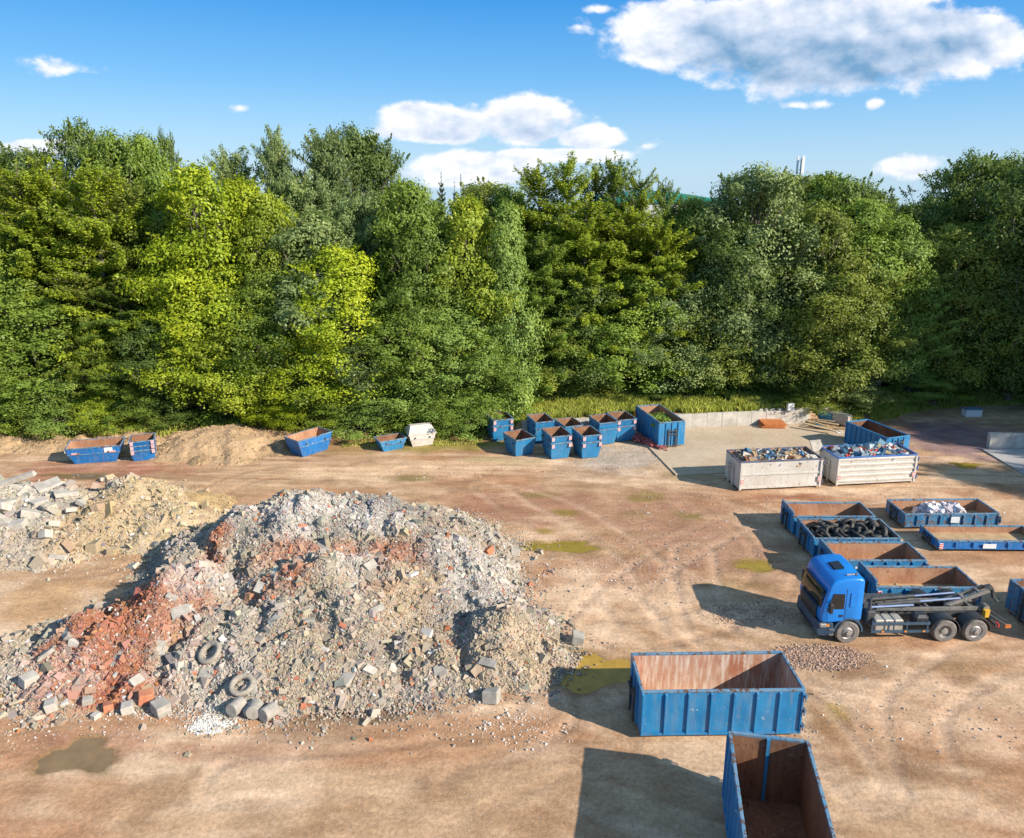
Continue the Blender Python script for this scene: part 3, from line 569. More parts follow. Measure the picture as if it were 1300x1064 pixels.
# white pair with waste
WH = []
w1 = roll_px('roll_off_container', (937, 624), (1041, 619), 2.3, 2.05, 'left white container heaped with mixed brown building waste', group=G1, paintm='white', rail='white_rim', ribs=False, inner='rust', haz=True, hazy=.45, end_h=(0, 0))
w2 = roll_px('roll_off_container', (1060, 618), (1160, 613), 2.3, 2.05, 'right white corrugated container with bright blue top rail, full of mixed waste', group=G1, paintm='white', rail='blue_rail', ribs=False, corrug=True, inner='rust', hazy=.45)
for w_, hh in ((w1, 1.12),):
    for sy_ in (-1, 1):
        m2 = MB(); m2.box(-2.7, 2.7, min(sy_*1.15, sy_*1.2), max(sy_*1.15, sy_*1.2), hh-.05, hh+.05); m2.build('waist_rail', M['white'], w_)
for w_ in (w1, w2):
    for sx_ in (-1, 1):
        m2 = MB(); m2.box(sx_*2.72-.07, sx_*2.72+.07, -1.24, -1.152, .12, 1.95); m2.build('corner_post', M['white'], w_)
# blue ones round the tyre container
A_ = rolloff('roll_off_container', 18.15, 40.2, R(0), 4.6, 1.95, 1.25, 'blue container with empty rusty inside, directly behind the one full of tyres', G1, paintm='blue', inner='rust', haz=False, end_h=(.22, 0), plate=None)
B_ = rolloff('roll_off_container', 18.25, 37.7, R(0), 4.6, 2.4, 1.25, 'blue container filled with old black tyres', G1, paintm='blue', inner='rust', haz=False, end_h=(.05, 0))
C_ = rolloff('roll_off_container', 18.35, 35.1, R(0), 4.6, 2.0, 1.25, 'blue container with empty rusty inside, directly in front of the one full of tyres', G1, paintm='blue', inner='rust', haz=False, end_h=(.25, 0), plate=(-1.0, .55, .75, .32))
D_ = rolloff('roll_off_container', 25.35, 41.2, R(1), 5.5, 2.1, .98, 'weathered blue low container holding crumpled white plastic sheeting', G1, paintm='blue_worn', inner='rust', haz=False, plate=(.15, .5, .62, .36))
E_ = rolloff('roll_off_container', 25.95, 38.3, R(-1), 5.7, 1.9, .68, 'flat shallow blue container with a white plate on its side at the right edge', G1, paintm='blue_deep', inner='rust', haz=True, hazy=.14, rib=.95, plate=(-.1, .7, .38, .26))
F_ = rolloff('roll_off_container', 19.4, 32.6, R(-1), 4.8, 2.0, 1.2, 'blue container with pale dusty floor parked right behind the truck', G1, paintm='blue', inner='rust', haz=True, hazy=.62, end_h=(.3, 0))
G_ = rolloff('roll_off_container', 25.75, 30.25, R(3), 5.2, 2.8, 1.65, 'dark blue-green container cut off by the right edge behind the truck', G1, paintm='blue_worn', inner='rust_dark', haz=False)
mb = MB(); mb.bar((-2.72, -.35, .3), (-2.72, -.35, 1.7), .07); mb.build('rusty_post', M['rust_dark'], G_)
# two in the back
def roll_rim(name, fl, bl, W, H, label, **kw):     # rim corners of the long left side: front, back
    a = Vector(at(*fl, H)); b_ = Vector(at(*bl, H)); d = b_-a; yaw = math.atan2(d.y, d.x); n = Vector((math.sin(yaw), -math.cos(yaw))); c = (a+b_)/2+n*(W/2)
    return rolloff(name, c.x, c.y, yaw, d.length, W, H, label, **kw)
N_ = roll_rim('roll_off_container', (838, 536.5), (808, 515), 2.0, 2.1, 'tall blue container with leafy green cuttings inside, in front of the long concrete wall', group=G1, inner='rust', haz=False, rib=.55, hook_end=-1)
Q_ = roll_rim('roll_off_container', (1127, 556), (1075, 535), 2.0, 1.8, 'blue container with dark rusty inside beside the timber heap', group=G1, inner='rust_dark', haz=False, rib=.5, hook_end=-1, rail='blue')
MB().box(-.1, 1.7, -.55, .9, .26, .9).build('blue_inner_box', M['blue'], Q_) if False else None
# ---------------------------------------------------------------- skips
def skip_parts(root, L=3.3, W=1.5, H=1.15, z0=0.0, paintm='blue', inner='rust_dark', hz=True, lid=False, plate=False):
    t = .05; bx = L*.36; by = W*.42; tx, ty = L/2, W/2; zb = H*.62
    O = [[(-bx, -by, z0), (bx, -by, z0), (bx, by, z0), (-bx, by, z0)], [(-tx+.12, -ty, z0+zb), (tx-.12, -ty, z0+zb), (tx-.12, ty, z0+zb), (-tx+.12, ty, z0+zb)],
         [(-tx, -ty, z0+H), (tx, -ty, z0+H), (tx, ty, z0+H), (-tx, ty, z0+H)]]
    sh = lambda r_, d, dz: [(x-math.copysign(d, x), y-math.copysign(d, y), z+dz) for x, y, z in r_]
    I = [sh(O[0], t, t), sh(O[1], t, 0), sh(O[2], t, 0)]
    mb = MB(); mb.loft(O, 0, cap=False); mb.add(O[0], [(3, 2, 1, 0)], 0); mb.loft([r_[::-1] for r_ in I], 1, cap=False); mb.add(I[0], [(0, 1, 2, 3)], 1)
    vs = O[2]+I[2]; mb.add(vs, [(i, (i+1) % 4, 4+(i+1) % 4, 4+i) for i in range(4)], 0)
    mb.build('body', [M[paintm], M[inner]], root)
    rl = MB(); k = .035
    rl.box(-tx-k, tx+k, -ty-k, -ty+k, z0+H-.07, z0+H+.012); rl.box(-tx-k, tx+k, ty-k, ty+k, z0+H-.07, z0+H+.012)
    rl.box(-tx-k, -tx+k, -ty+k+.002, ty-k-.002, z0+H-.068, z0+H+.014); rl.box(tx-k, tx+k, -ty+k+.002, ty-k-.002, z0+H-.068, z0+H+.014)
    rl.box(-tx+.08, tx-.08, -ty-.03, -ty-.002, z0+zb-.03, z0+zb+.03); rl.build('rim', M['rim' if paintm != 'white' else 'white'], root)
    for sx_ in (-1, 1):
        for sy_ in (-1, 1):
            m2 = MB(); m2.bar((sx_*L*.27, sy_*(ty), z0+H*.72), (sx_*L*.27, sy_*(ty+.12), z0+H*.72), .05, n=10); m2.build('lifting_lug', M['steel'], root, smooth=True)
    if hz:
        for sy_ in (-1, 1): hazard(root, (-tx-.02, sy_*(ty-.12), z0+H*.83), .20, .26, 'x', -1)
        for sx_ in (-1, 1): hazard(root, (sx_*(tx-.62), -ty-.035, z0+H*.70), .5, .12, 'y', -1)
    if plate: MB().box(tx-1.1, tx-.55, -ty-.05, -ty-.036, z0+H*.66, z0+H*.93).build('info_plate', M['plate'], root)
    if lid:
        ld = MB(); ld.loft([[(-tx, -ty-.03, z0+H+.02), (tx, -ty-.03, z0+H+.02), (tx, ty+.03, z0+H+.02), (-tx, ty+.03, z0+H+.02)],
                            [(-tx+.25, -.22, z0+H+.55), (tx-.25, -.22, z0+H+.55), (tx-.25, .22, z0+H+.55), (-tx+.25, .22, z0+H+.55)]]); ld.build('lid', M['white'], root)
G2 = 'skips parked along the edge of the wood'
def skip(px, py, yaw, label, L=2.1, W=1.5, H=1.3, n=1, labels=None, tilt=(0, 0), step=.52, **kw):
    x, y = at(px, py); out = []
    for k in range(n):
        r = empty('skip', (x, y, Gz(x, y)*0+0.02+k*step), R(yaw), labels[k] if labels else label, 'skip', G2)
        r.rotation_euler[0], r.rotation_euler[1] = R(tilt[0]), R(tilt[1]); skip_parts(r, L, W, H, 0, **kw); out.append(r)
    return out
# (centre of the foot px, py, yaw of the far end, labels bottom up)
skip(125, 584, 14, 'long blue skip with rusty rim and white sign, leftmost by the earth bank', L=3.6, W=1.4, H=1.35, plate=True, inner='rust', paintm='blue_deep', tilt=(7, 0))
skip(184, 581, 112, None, step=.34, L=1.7, W=1.6, H=.85, n=3, paintm='blue_deep', labels=['bottom skip of the blue stack left of the brown earth mound', 'middle skip of the blue stack left of the brown earth mound', 'top skip of the blue stack left of the brown earth mound'])
skip(393, 573, 50, 'blue skip standing alone in front of the lime green trees', L=3.0, W=1.7, H=1.35, paintm='blue_deep', inner='rust', hz=False)
skip(496, 569, 30, 'small low blue skip left of the white lidded container', L=2.1, W=1.3, H=.85, paintm='blue', hz=False)
skip(534, 563, 20, 'white closed skip with a peaked lid under the trees', L=2.1, W=1.5, H=1.0, paintm='white', hz=False, lid=True)
skip(634, 556, 108, None, n=2, labels=['bottom skip of the stack standing left of the concrete wall', 'top skip of the stack standing left of the concrete wall'], W=1.6)
skip(659, 574, 118, 'single blue skip left of the front pair of stacks', W=1.6, H=1.35, hz=False)
skip(686, 559, 108, None, n=2, labels=['bottom skip of the stack at the left end of the wall', 'top skip of the stack at the left end of the wall'], hz=False)
skip(706, 578, 108, None, n=2, labels=['bottom skip of the left front stack', 'top skip of the left front stack'], W=1.55)
skip(744, 577, 108, None, n=2, labels=['bottom skip of the right front stack', 'top skip of the right front stack'], W=1.5)
skip(722, 556, 110, 'half hidden skip behind the two front stacks', hz=False)
skip(765, 560, 108, None, n=2, labels=['bottom skip of the second stack from the tall container', 'top skip of the second stack from the tall container'], hz=False, W=1.5)
skip(788, 556, 106, None, n=2, labels=['bottom skip of the stack beside the tall container', 'top skip of the stack beside the tall container'], W=1.55)
# ---------------------------------------------------------------- truck
def truck():
    X0, Y0 = 13.1, 28.92
    T = empty('hook_lift_truck', (X0+4, Y0+1.25, 0), R(1.2), 'blue three-axle hook-lift truck with empty grey chassis, facing left', 'truck')
    ox, oy = 4.0, 1.25
    def B(mb, name, m, parent=T, **k):
        mb.v = [(x-ox, y-oy, z) for x, y, z in mb.v]; return mb.build(name, m, parent, **k)
    W = 2.5
    fx = lambda x: .12+x*.83
    fz = lambda z: 1.05+(z-1.05)*.92 if z > 1.05 else z
    # cab as a loft of its side profile; outer stations shrink to round the edges
    prof = [(0.30,1.02),(0.10,1.03),(0.03,1.10),(0.0,1.35),(0.02,1.62),(0.05,1.76),(0.15,2.15),(0.27,2.56),(0.30,2.66),(0.34,2.84),(0.46,3.05),(0.66,3.17),(1.10,3.24),(1.55,3.28),(1.98,3.27),(2.17,3.20),(2.21,3.08),(2.21,2.6),(2.21,1.8),(2.21,1.20),(2.16,1.12),(1.6,1.12),(1.0,1.05),(.6,1.02)]
    cxp, czp = 1.2, 2.0
    rings = []
    for y, s_ in ((0.03, .925), (0.05, .965), (.09, .988), (.18, 1.0), (W/2, 1.0), (W-.18, 1.0), (W-.09, .988), (W-.05, .965), (W-.03, .925)):
        ring = []
        for x, z in prof:
            xx = cxp+(x-cxp)*s_; zz = czp+(z-czp)*s_; 
            bow = 0.06*((y-W/2)/(W/2))**2 if x < .7 else 0; lean = 0.05*max(0, (z-1.9)/1.3)
            yy = y+(lean if y < W/2 else -lean)*(1 if abs(y-W/2) > .1 else 0)
            ring.append((fx(xx)+bow, yy, fz(zz)))
        rings.append(ring)
    cab = MB(); cab.loft(rings); cb = B(cab, 'cab', M['cab'], smooth=True)
    # windscreen follows the raked front
    def strip(name, xz, ya, yb_, m, off=.02, n=8, parent=cb):
        mb = MB(); vs = []; fs = []
        for j, (x, z) in enumerate(xz):
            for i in range(n+1):
                y = ya+(yb_-ya)*i/n; vs.append((fx(x)-off+0.06*((y-W/2)/(W/2))**2, y, fz(z)))
        for j in range(len(xz)-1):
            for i in range(n): a = j*(n+1)+i; fs.append((a, a+1, a+n+2, a+n+1))
        mb.add(vs, fs); o = B(mb, name, m, parent=parent, smooth=True); sm = o.modifiers.new('t', 'SOLIDIFY'); sm.thickness = .025; return o
    strip('windscreen', [(0.045, 1.73), (0.155, 2.15), (0.265, 2.54)], .20, W-.20, M['glass'])
    strip('sun_visor', [(0.17, 2.50), (0.25, 2.66)], .22, W-.22, M['glass'], off=.07)
    strip('grille_surround', [(0.0, 1.02), (-.01, 1.35), (0.03, 1.68)], .42, W-.42, M['black'], off=.025)
    for k in range(6):
        z = 1.09+k*.09; g = MB(); g.box(.115+.006*k, .15+.006*k, .48, W-.48, z-.028, z+.028); B(g, 'grille_bar', M['steel_grey'], cb)
    g = MB(); g.box(.085, .114, W/2-.16, W/2+.16, 1.30, 1.50); B(g, 'number_plate', M['plate'], cb)
    # side glazing, door outline, sleeper panel, handle on both sides
    for sy_, y in ((-1, 0.03), (1, W-.03)):
        def sd(name, poly, m, o, th=.012):
            mb = MB(); L_ = []
            for k in (0, 1):
                L_.append([(fx(x), y+sy_*(o+th*k)-sy_*0.05*max(0, (z-1.9)/1.3), fz(z)) for x, z in poly])
            mb.loft(L_); return B(mb, name, m, cb)
        # flat side skin so the parts sit flush
        sd('door', [(.42,1.10),(1.22,1.14),(1.26,1.80),(1.26,2.55),(.62,2.55),(.34,1.86)], M['cab'], 0.0)
        sd('side_window', [(.36,1.76),(1.20,1.76),(1.20,2.52),(.62,2.54)], M['glass'], 0.014)
        sd('door_handle', [(1.02,1.36),(1.18,1.36),(1.18,1.46),(1.02,1.46)], M['black'], 0.016, .03)
        sd('panel_seam', [(1.30,1.15),(1.32,1.15),(1.32,2.75),(1.30,2.75)], M['bumper'], 0.0, .008)
        sd('sleeper_panel', [(1.52,1.85),(1.84,1.85),(1.90,2.0),(1.90,2.5),(1.80,2.56),(1.52,2.56)], M['cab'], 0.0, .02)
        mr = MB(); mr.box(.36, .52, min(y+sy_*.12, y+sy_*.34), max(y+sy_*.12, y+sy_*.34), 1.64, 2.10, ch=.03); mr.bar((.56, y-sy_*.05, 2.1), (.44, y+sy_*.22, 2.1), .02); mr.bar((.54, y-sy_*.05, 1.68), (.44, y+sy_*.2, 1.68), .02); B(mr, 'mirror', M['black'], cb)
        hl = MB(); hl.box(.17, .46, y-.02 if sy_ < 0 else y-.42, y+.42 if sy_ < 0 else y+.02, .80, .98, ch=.03); B(hl, 'headlight', M['rimmetal'], cb)
        ind = MB(); ind.box(.47, .58, min(y, y-sy_*.1)-.0, max(y, y-sy_*.1)+.0, .84, .94); B(ind, 'indicator', M['orange'], cb)
        # wheel arch
        ar = MB(); pts = []; 
        for i in range(13):
            a = math.pi*(i/12)*1.0; pts.append((1.42-math.cos(a)*.66, .58+math.sin(a)*.66))
        inn = [(1.42-math.cos(math.pi*i/12)*.58, .58+math.sin(math.pi*i/12)*.58) for i in range(13)]
        for i in range(12):
            quad = [pts[i], pts[i+1], inn[i+1], inn[i]]; ya, yb2 = (y-.01, y+.55) if sy_ < 0 else (y-.55, y+.01)
            ar.prism(quad, ya, yb2)
        B(ar, 'wheel_arch', M['bumper'], cb)
    st = MB(); st.box(1.74, 1.93, .08, W-.08, .60, 1.06); B(st, 'rear_step', M['bumper'], cb)
    bp = MB(); bp.loft([[(.14, .12, .34), (.78, .03, .34), (.78, W-.03, .34), (.14, W-.12, .34)], [(.07, .14, .60), (.80, .0, .60), (.80, W, .60), (.07, W-.14, .60)], [(.12, .14, .99), (.74, .02, 1.01), (.74, W-.02, 1.01), (.12, W-.14, .99)]]); B(bp, 'bumper', M['bumper'], cb, bevel=.05)
    fg = MB(); fg.box(.05, .09, .55, W-.55, .48, .62); B(fg, 'lower_grille', M['black'], cb)
    for k in (-1, 1):
        wp = MB(); wp.bar((.12, W/2+k*.15, 1.66), (.24, W/2+k*.62, 1.95), .014, n=6); B(wp, 'wiper', M['black'], cb)
    for k in (0, 1):
        sp = MB(); sp.box(.60, .80, -.01 if not k else .01, .10, .44+.24*k, .49+.24*k); B(sp, 'step', M['steel_grey'], cb)
    hr = MB(); hr.bar((1.25, .40, 3.12), (1.65, .40, 3.14), .035); hr.bar((1.65, .40, 3.14), (1.70, .40, 3.14), .07, r2=.09); B(hr, 'air_horn', M['rimmetal'], cb)
    hv = MB(); hv.loft([[(.95, W/2-.32, 3.06), (1.40, W/2-.32, 3.13), (1.40, W/2+.32, 3.13), (.95, W/2+.32, 3.06)], [(.98, W/2-.29, 3.12), (1.38, W/2-.29, 3.185), (1.38, W/2+.29, 3.185), (.98, W/2+.29, 3.12)]]); B(hv, 'roof_hatch', M['glass'], cb)
    # wheels
    def wheel(x, y, sgn, dual):
        r = empty('wheel', (x-ox, y-oy, .53)); r.parent = T
        wd = .30 if not dual else .56
        t = MB(); h = wd/2
        t.lathe_y((0, 0, 0), [(.30, -h), (.47, -h-.005), (.515, -h+.03), (.53, -h+.07), (.53, -.015), (.50, 0), (.53, .015), (.53, h-.07), (.515, h-.03), (.47, h+.005), (.30, h)], 36, 0, False)
        t.build('tyre', M['dusty_tyre'], r, smooth=True)
        o = MB(); k = sgn
        if not dual: o.lathe_y((0, 0, 0), [(.31, k*(h-.02)), (.30, k*(h-.01)), (.26, k*(h-.05)), (.20, k*(h+.01)), (.11, k*(h+.02)), (.10, k*(h+.09)), (.04, k*(h+.10)), (.001, k*(h+.10))], 24, 0, False)
        else: o.lathe_y((0, 0, 0), [(.31, k*(h-.01)), (.29, k*(h-.02)), (.25, k*(h-.16)), (.15, k*(h-.17)), (.14, k*(h-.02)), (.05, k*(h-.01)), (.001, k*(h-.01))], 24, 0, False)
        o.build('rim', M['rimmetal'], r, smooth=True)
        nt_ = MB()
        for i in range(10):
            a = 2*math.pi*i/10; c = (math.cos(a)*.16, k*(h+.01 if not dual else h-.165), math.sin(a)*.16); nt_.bar(c, (c[0], c[1]+k*.03, c[2]), .014, n=6)
        nt_.build('wheel_nut', M['steel'], r)
        return r
    for x, du in ((1.42, False), (5.70, True), (7.05, False)):
        w_ = .15 if not du else .28
        wheel(x, w_+.02, -1, du); wheel(x, W-w_-.02, 1, du)
    for x in (5.70, 7.05):
        for yy in ((.02, .60), (W-.60, W-.02)):
            a_ = MB()
            for i in range(12):
                if i in (0,): continue
                f = lambda rr, k: (x-math.cos(math.pi*k/12)*rr, .53+math.sin(math.pi*k/12)*rr)
                a_.prism([f(.66, i), f(.66, i+1), f(.62, i+1), f(.62, i)], *yy)
            B(a_, 'mudguard', M['black'])
    ax = MB()
    for x in (1.42, 5.70, 7.05): ax.bar((x, .3, .53), (x, W-.3, .53), .09)
    B(ax, 'axle', M['steel'])
    ch = MB()
    for y in (W/2-.42, W/2+.42): ch.box(.8, 7.95, y-.05, y+.05, .72, 1.02)
    for x in (2.5, 3.6, 4.6, 5.3, 6.4, 7.6): ch.box(x-.05, x+.05, W/2-.37, W/2+.37, .78, .98)
    B(ch, 'chassis_frame', M['steel'])
    en = MB(); en.box(2.35, 2.75, .35, W-.35, .7, 1.35, ch=.05); en.bar((2.5, .5, 1.3), (2.5, .5, 1.9), .07); B(en, 'air_intake', M['steel'])
    # fuel tank, tool box, side guards
    for k in range(3):
        tk = MB(); tk.box(2.62+k*.42, 3.02+k*.42, .10, .66, .48, 1.08, ch=.04); B(tk, 'fuel_tank_section', M['alu'])
    bx = MB(); bx.box(4.35, 5.0, .12, .62, .72, 1.24, ch=.10); B(bx, 'battery_box', M['black'], smooth=False)
    tk = MB(); tk.box(2.7, 4.6, W-.66, W-.10, .48, 1.05, ch=.05); B(tk, 'air_tank', M['steel'])
    for ys in (.03, W-.08):
        sg = MB()
        for z in (.50, .88): sg.box(2.45, 5.0, ys, ys+.05, z, z+.11)
        for x in (2.47, 3.2, 4.0, 4.9): sg.box(x, x+.06, ys+.051, ys+.09, .48, 1.02)
        B(sg, 'side_guard', M['bumper'])
    for x in (2.9, 3.9, 4.7): sl_ = MB(); sl_.box(x, x+.10, .005, .028, .54, .60); B(sl_, 'side_marker', M['orange'])
    rg = MB()
    for k in range(5): rg.bar((3.0+k*.35, .68, 1.10), (3.05+k*.35, W-.68, 1.12), .03)
    for k in range(4): rg.bar((2.3, .8+k*.25, 1.15+.04*k), (5.2, .75+k*.28, 1.12), .022, n=6)
    rg.box(2.35, 2.6, .7, 1.8, 1.05, 1.5); B(rg, 'hydraulic_hose', M['steel'])
    # hook lift
    sf = MB()
    for y in (W/2-.36, W/2+.36): sf.box(3.0, 7.9, y-.06, y+.06, 1.06, 1.20)
    for x in (3.3, 4.4, 5.4, 6.4, 7.3): sf.box(x-.04, x+.04, W/2-.30, W/2+.30, 1.08, 1.17)
    B(sf, 'subframe', M['steel_grey'])
    for y in (W/2-.22, W/2+.24):
        cy_ = MB(); cy_.bar((3.1, y, 1.28), (5.0, y, 1.42), .085, n=14); B(cy_, 'hydraulic_cylinder', M['steel'], smooth=True)
        rd = MB(); rd.bar((5.0, y, 1.42), (6.8, y, 1.56), .045, n=12); B(rd, 'piston_rod', M['chrome'], smooth=True)
    cy_ = MB(); cy_.bar((2.7, W/2-.45, 1.30), (4.6, W/2-.45, 1.38), .05, n=12); B(cy_, 'piston_rod', M['chrome'], smooth=True)
    jb = MB()
    for y in (W/2-.18, W/2+.18): jb.loft([[(6.2, y-.06, 1.25), (6.45, y-.06, 1.18), (6.45, y+.06, 1.18), (6.2, y+.06, 1.25)], [(8.0, y-.05, 1.98), (8.12, y-.05, 1.82), (8.12, y+.05, 1.82), (8.0, y+.05, 1.98)]])
    jb.box(6.9, 7.05, W/2-.2, W/2+.2, 1.46, 1.58); jb.box(7.6, 7.72, W/2-.2, W/2+.2, 1.72, 1.84); B(jb, 'lift_arm', M['steel_grey'])
    hk = MB(); hk.loft([[(7.94, W/2-.10, 2.0), (8.15, W/2-.10, 1.80), (8.15, W/2+.10, 1.80), (7.94, W/2+.10, 2.0)], [(8.22, W/2-.10, 2.08), (8.33, W/2-.10, 1.94), (8.33, W/2+.10, 1.94), (8.22, W/2+.10, 2.08)], [(8.42, W/2-.09, 1.40), (8.56, W/2-.09, 1.42), (8.56, W/2+.09, 1.42), (8.42, W/2+.09, 1.40)]])
    hk.bar((8.48, W/2, 1.42), (8.66, W/2, 1.24), .06); hk.bar((8.66, W/2, 1.24), (8.78, W/2, 1.36), .05); B(hk, 'hook', M['steel'])
    rr = MB()
    for y in (W/2-.42, W/2+.42): rr.bar((7.85, y-.12, 1.22), (7.85, y+.12, 1.22), .14, n=14)
    B(rr, 'rear_roller', M['steel_grey'], smooth=True)
    yl = MB(); yl.box(7.62, 7.80, .42, .62, .95, 1.25); yl.box(7.75, 7.95, .60, .75, 1.0, 1.2); B(yl, 'lock_bracket', M['yellow'])
    bb = MB(); bb.box(8.0, 8.10, .20, W-.20, .62, .74); bb.bar((7.9, .85, .95), (8.55, .35, .62), .05); bb.bar((8.0, .95, 1.1), (8.6, .4, .75), .03); bb.bar((7.9, 1.65, .95), (8.05, 1.65, .68), .05); B(bb, 'rear_bumper', M['steel'])
    for y in (.30, W-.30): tl_ = MB(); tl_.box(8.11, 8.16, y-.12, y+.12, .60, .76); B(tl_, 'tail_light', M['red'])
    pt = MB(); pt.box(8.5, 8.75, .26, .34, .52, .66); B(pt, 'marker_bar', M['orange_board'])
    return T
truck()
# ---------------------------------------------------------------- tyres in the container, plus dusty ones on the heap
def tyre_mesh(name, mat, n=20):
    mb = MB(); prof = [(.30, -.07), (.40, -.10), (.47, -.09), (.50, -.05), (.50, .05), (.47, .09), (.40, .10), (.30, .07), (.29, .0)]
    rings = [[(r*math.cos(2*math.pi*i/n), r*math.sin(2*math.pi*i/n), y) for i in range(n)] for r, y in prof]
    mb.loft(rings+[rings[0]], cap=False); me = bpy.data.meshes.new(name); me.from_pydata(mb.v, [], mb.f); me.polygons.foreach_set('use_smooth', [True]*len(me.polygons)); me.materials.append(mat); return me
tm = tyre_mesh('tyre', M['tyre_clean']); rng = random.Random(4)
k = 0
for lay in range(3):
    for i in range(8):
        for j in range(5):
            if lay == 2 and rng.random() < .2: continue
            if lay == 0 and 1 < i < 7: continue
            x = 18.25-2.0+4.1*(i+.5)/8+rng.uniform(-.12, .12); y = 37.7-.9+1.7*(j+.5)/5+rng.uniform(-.1, .1)
            if lay == 2: x = 18.25+(x-18.25)*.85
            o = link('tyre', tm); o.location = (x, y, .42+lay*.34+rng.uniform(-.05, .10)); o.rotation_euler = (rng.gauss(0, .45), rng.gauss(0, .45), rng.uniform(0, 6)); s_ = rng.uniform(.55, 1.0); o.scale = (s_, s_, s_*1.15)
            if rng.random() < .18: o.rotation_euler = (rng.uniform(.9, 1.4), rng.gauss(0, .2), rng.uniform(0, 6))
            tag(o, 'old black tyre in the jumbled heap filling the blue container', 'tyre', 'tyres heaped in the blue container'); k += 1
# ---------------------------------------------------------------- rubble
UNIT = np.array([(-1,-1,-1),(1,-1,-1),(1,1,-1),(-1,1,-1),(-1,-1,1),(1,-1,1),(1,1,1),(-1,1,1)], float)*.5
CUBE = np.array([(0,3,2,1),(4,5,6,7),(0,1,5,4),(1,2,6,5),(2,3,7,6),(3,0,4,7)])
def chunks(P, S, seed, jag=0.28, tilt=1.0):
    g = np.random.default_rng(seed); n = len(P)
    v = UNIT[None]*S[:, None, :]*(1+g.uniform(-jag, jag, (n, 8, 3)))
    a = g.normal(0, .7*tilt, n); b = g.normal(0, .7*tilt, n); c = g.uniform(0, 6.283, n)
    ca, sa, cb, sb, cc, s_c = np.cos(a), np.sin(a), np.cos(b), np.sin(b), np.cos(c), np.sin(c)
    x, y, z = v[..., 0], v[..., 1], v[..., 2]
    y, z = y*ca[:, None]-z*sa[:, None], y*sa[:, None]+z*ca[:, None]
    x, z = x*cb[:, None]+z*sb[:, None], -x*sb[:, None]+z*cb[:, None]
    x, y = x*cc[:, None]-y*s_c[:, None], x*s_c[:, None]+y*cc[:, None]
    v = np.stack([x, y, z], -1)+P[:, None, :]
    f = (np.arange(n)[:, None, None]*8+CUBE[None]).reshape(-1, 4); return v.reshape(-1, 3), f
def pile_h(x, y, cones, seed, rough=.35, gul=1.0):
    h = np.full(np.shape(x), -9.0)
    wx = x+(fbm(x/2.2, y/2.2, seed, 4)-.5)*1.8; wy = y+(fbm(x/2.2+40, y/2.2, seed+1, 4)-.5)*1.8
    for (cx, cy, hz, sl, ax_, ay_) in cones:
        d = np.sqrt(((wx-cx)/ax_)**2+((wy-cy)/ay_)**2+.35); c = hz-sl*(d-.3)
        m = np.maximum(h, c); k = .16; h = m+k*np.log1p(np.exp(-np.abs(h-c)/k))*.35
    return h+(rough*(fbm(x/1.1, y/1.1, seed+5, 5)-.5)-rough*1.6*np.clip(.12-np.abs(fbm(x/3.2, y/3.2, seed+9, 4)-.5), 0, .12)/.12*.5)*gul*np.clip(h+.3, 0, 1)
# cones: x, y, height, slope, stretch x, stretch y
def pc(px, py, z, sl, ax_=1, ay_=1):
    x, y = at(px, py, z); return (x, y, z, sl, ax_, ay_)
BIG = [pc(385, 622, 4.1, .60, 1.15, 1), pc(470, 628, 3.8, .58, 1.2, 1), pc(300, 640, 3.5, .66, .9, 1), pc(545, 668, 2.7, .64, 1.0, 1.0), pc(590, 708, 1.6, .62, .95, 1),
       pc(420, 700, 3.0, .46, 1.3, 1.1), pc(235, 715, 2.8, .64, .9, 1.1), pc(130, 775, 1.8, .52, 1.1, 1.1), pc(75, 800, 1.0, .58, 1.1, .95), pc(15, 815, .5, .55, 1.2, .9), pc(300, 775, 1.9, .60, 1.4, 1.0),
       pc(470, 745, 2.2, .60, 1.2, 1.0), pc(640, 772, 2.1, .72, .95, .95), pc(560, 812, 1.0, .55, 1.1, 1), pc(697, 816, .7, .62, 1.0, .85), pc(400, 835, .8, .5, 1.4, .9), pc(190, 848, .75, .5, 1.4, .9), pc(330, 862, .5, .5, 1.4, .8)]
LEFT = [pc(165, 606, 2.3, .58, 1.05, 1), pc(195, 640, 1.5, .5, 1.2, 1), pc(120, 634, 1.7, .5, 1.3, 1), pc(60, 618, 2.0, .5, 1.4, 1), pc(-10, 614, 2.2, .5, 1.5, 1.0), pc(30, 645, 1.6, .45, 1.5, 1.1), pc(60, 672, 1.1, .5, 1.4, 1), pc(0, 690, .8, .45, 1.5, 1)]
SAND = [pc(240, 624, 1.0, .5, 1.2, .9), pc(215, 632, .9, .5, 1.2, 1)]
SOIL = [pc(285, 540, 1.55, .42, 1.5, 1.1), pc(238, 548, 1.2, .42, 1.2, 1.0), pc(335, 548, 1.1, .45, 1.2, 1), pc(170, 548, .8, .35, 1.6, .8), pc(100, 552, .8, .35, 1.8, .8), pc(30, 556, .8, .35, 1.8, .8)]
def ell2(x, y, px, py, z, rx, ry, seed, rag=.7):
    cx, cy = at(px, py, z); k = F/(cy*CP+CAM_H*SP); a = rx/k; b = abs(at(px, py+ry, z)[1]-cy)
    d = np.sqrt(((x-cx)/a)**2+((y-cy)/b)**2)+(fbm(x/1.3, y/1.3, seed, 4)-.5)*rag*2
    return 1-sstep(.55, 1.25, d)
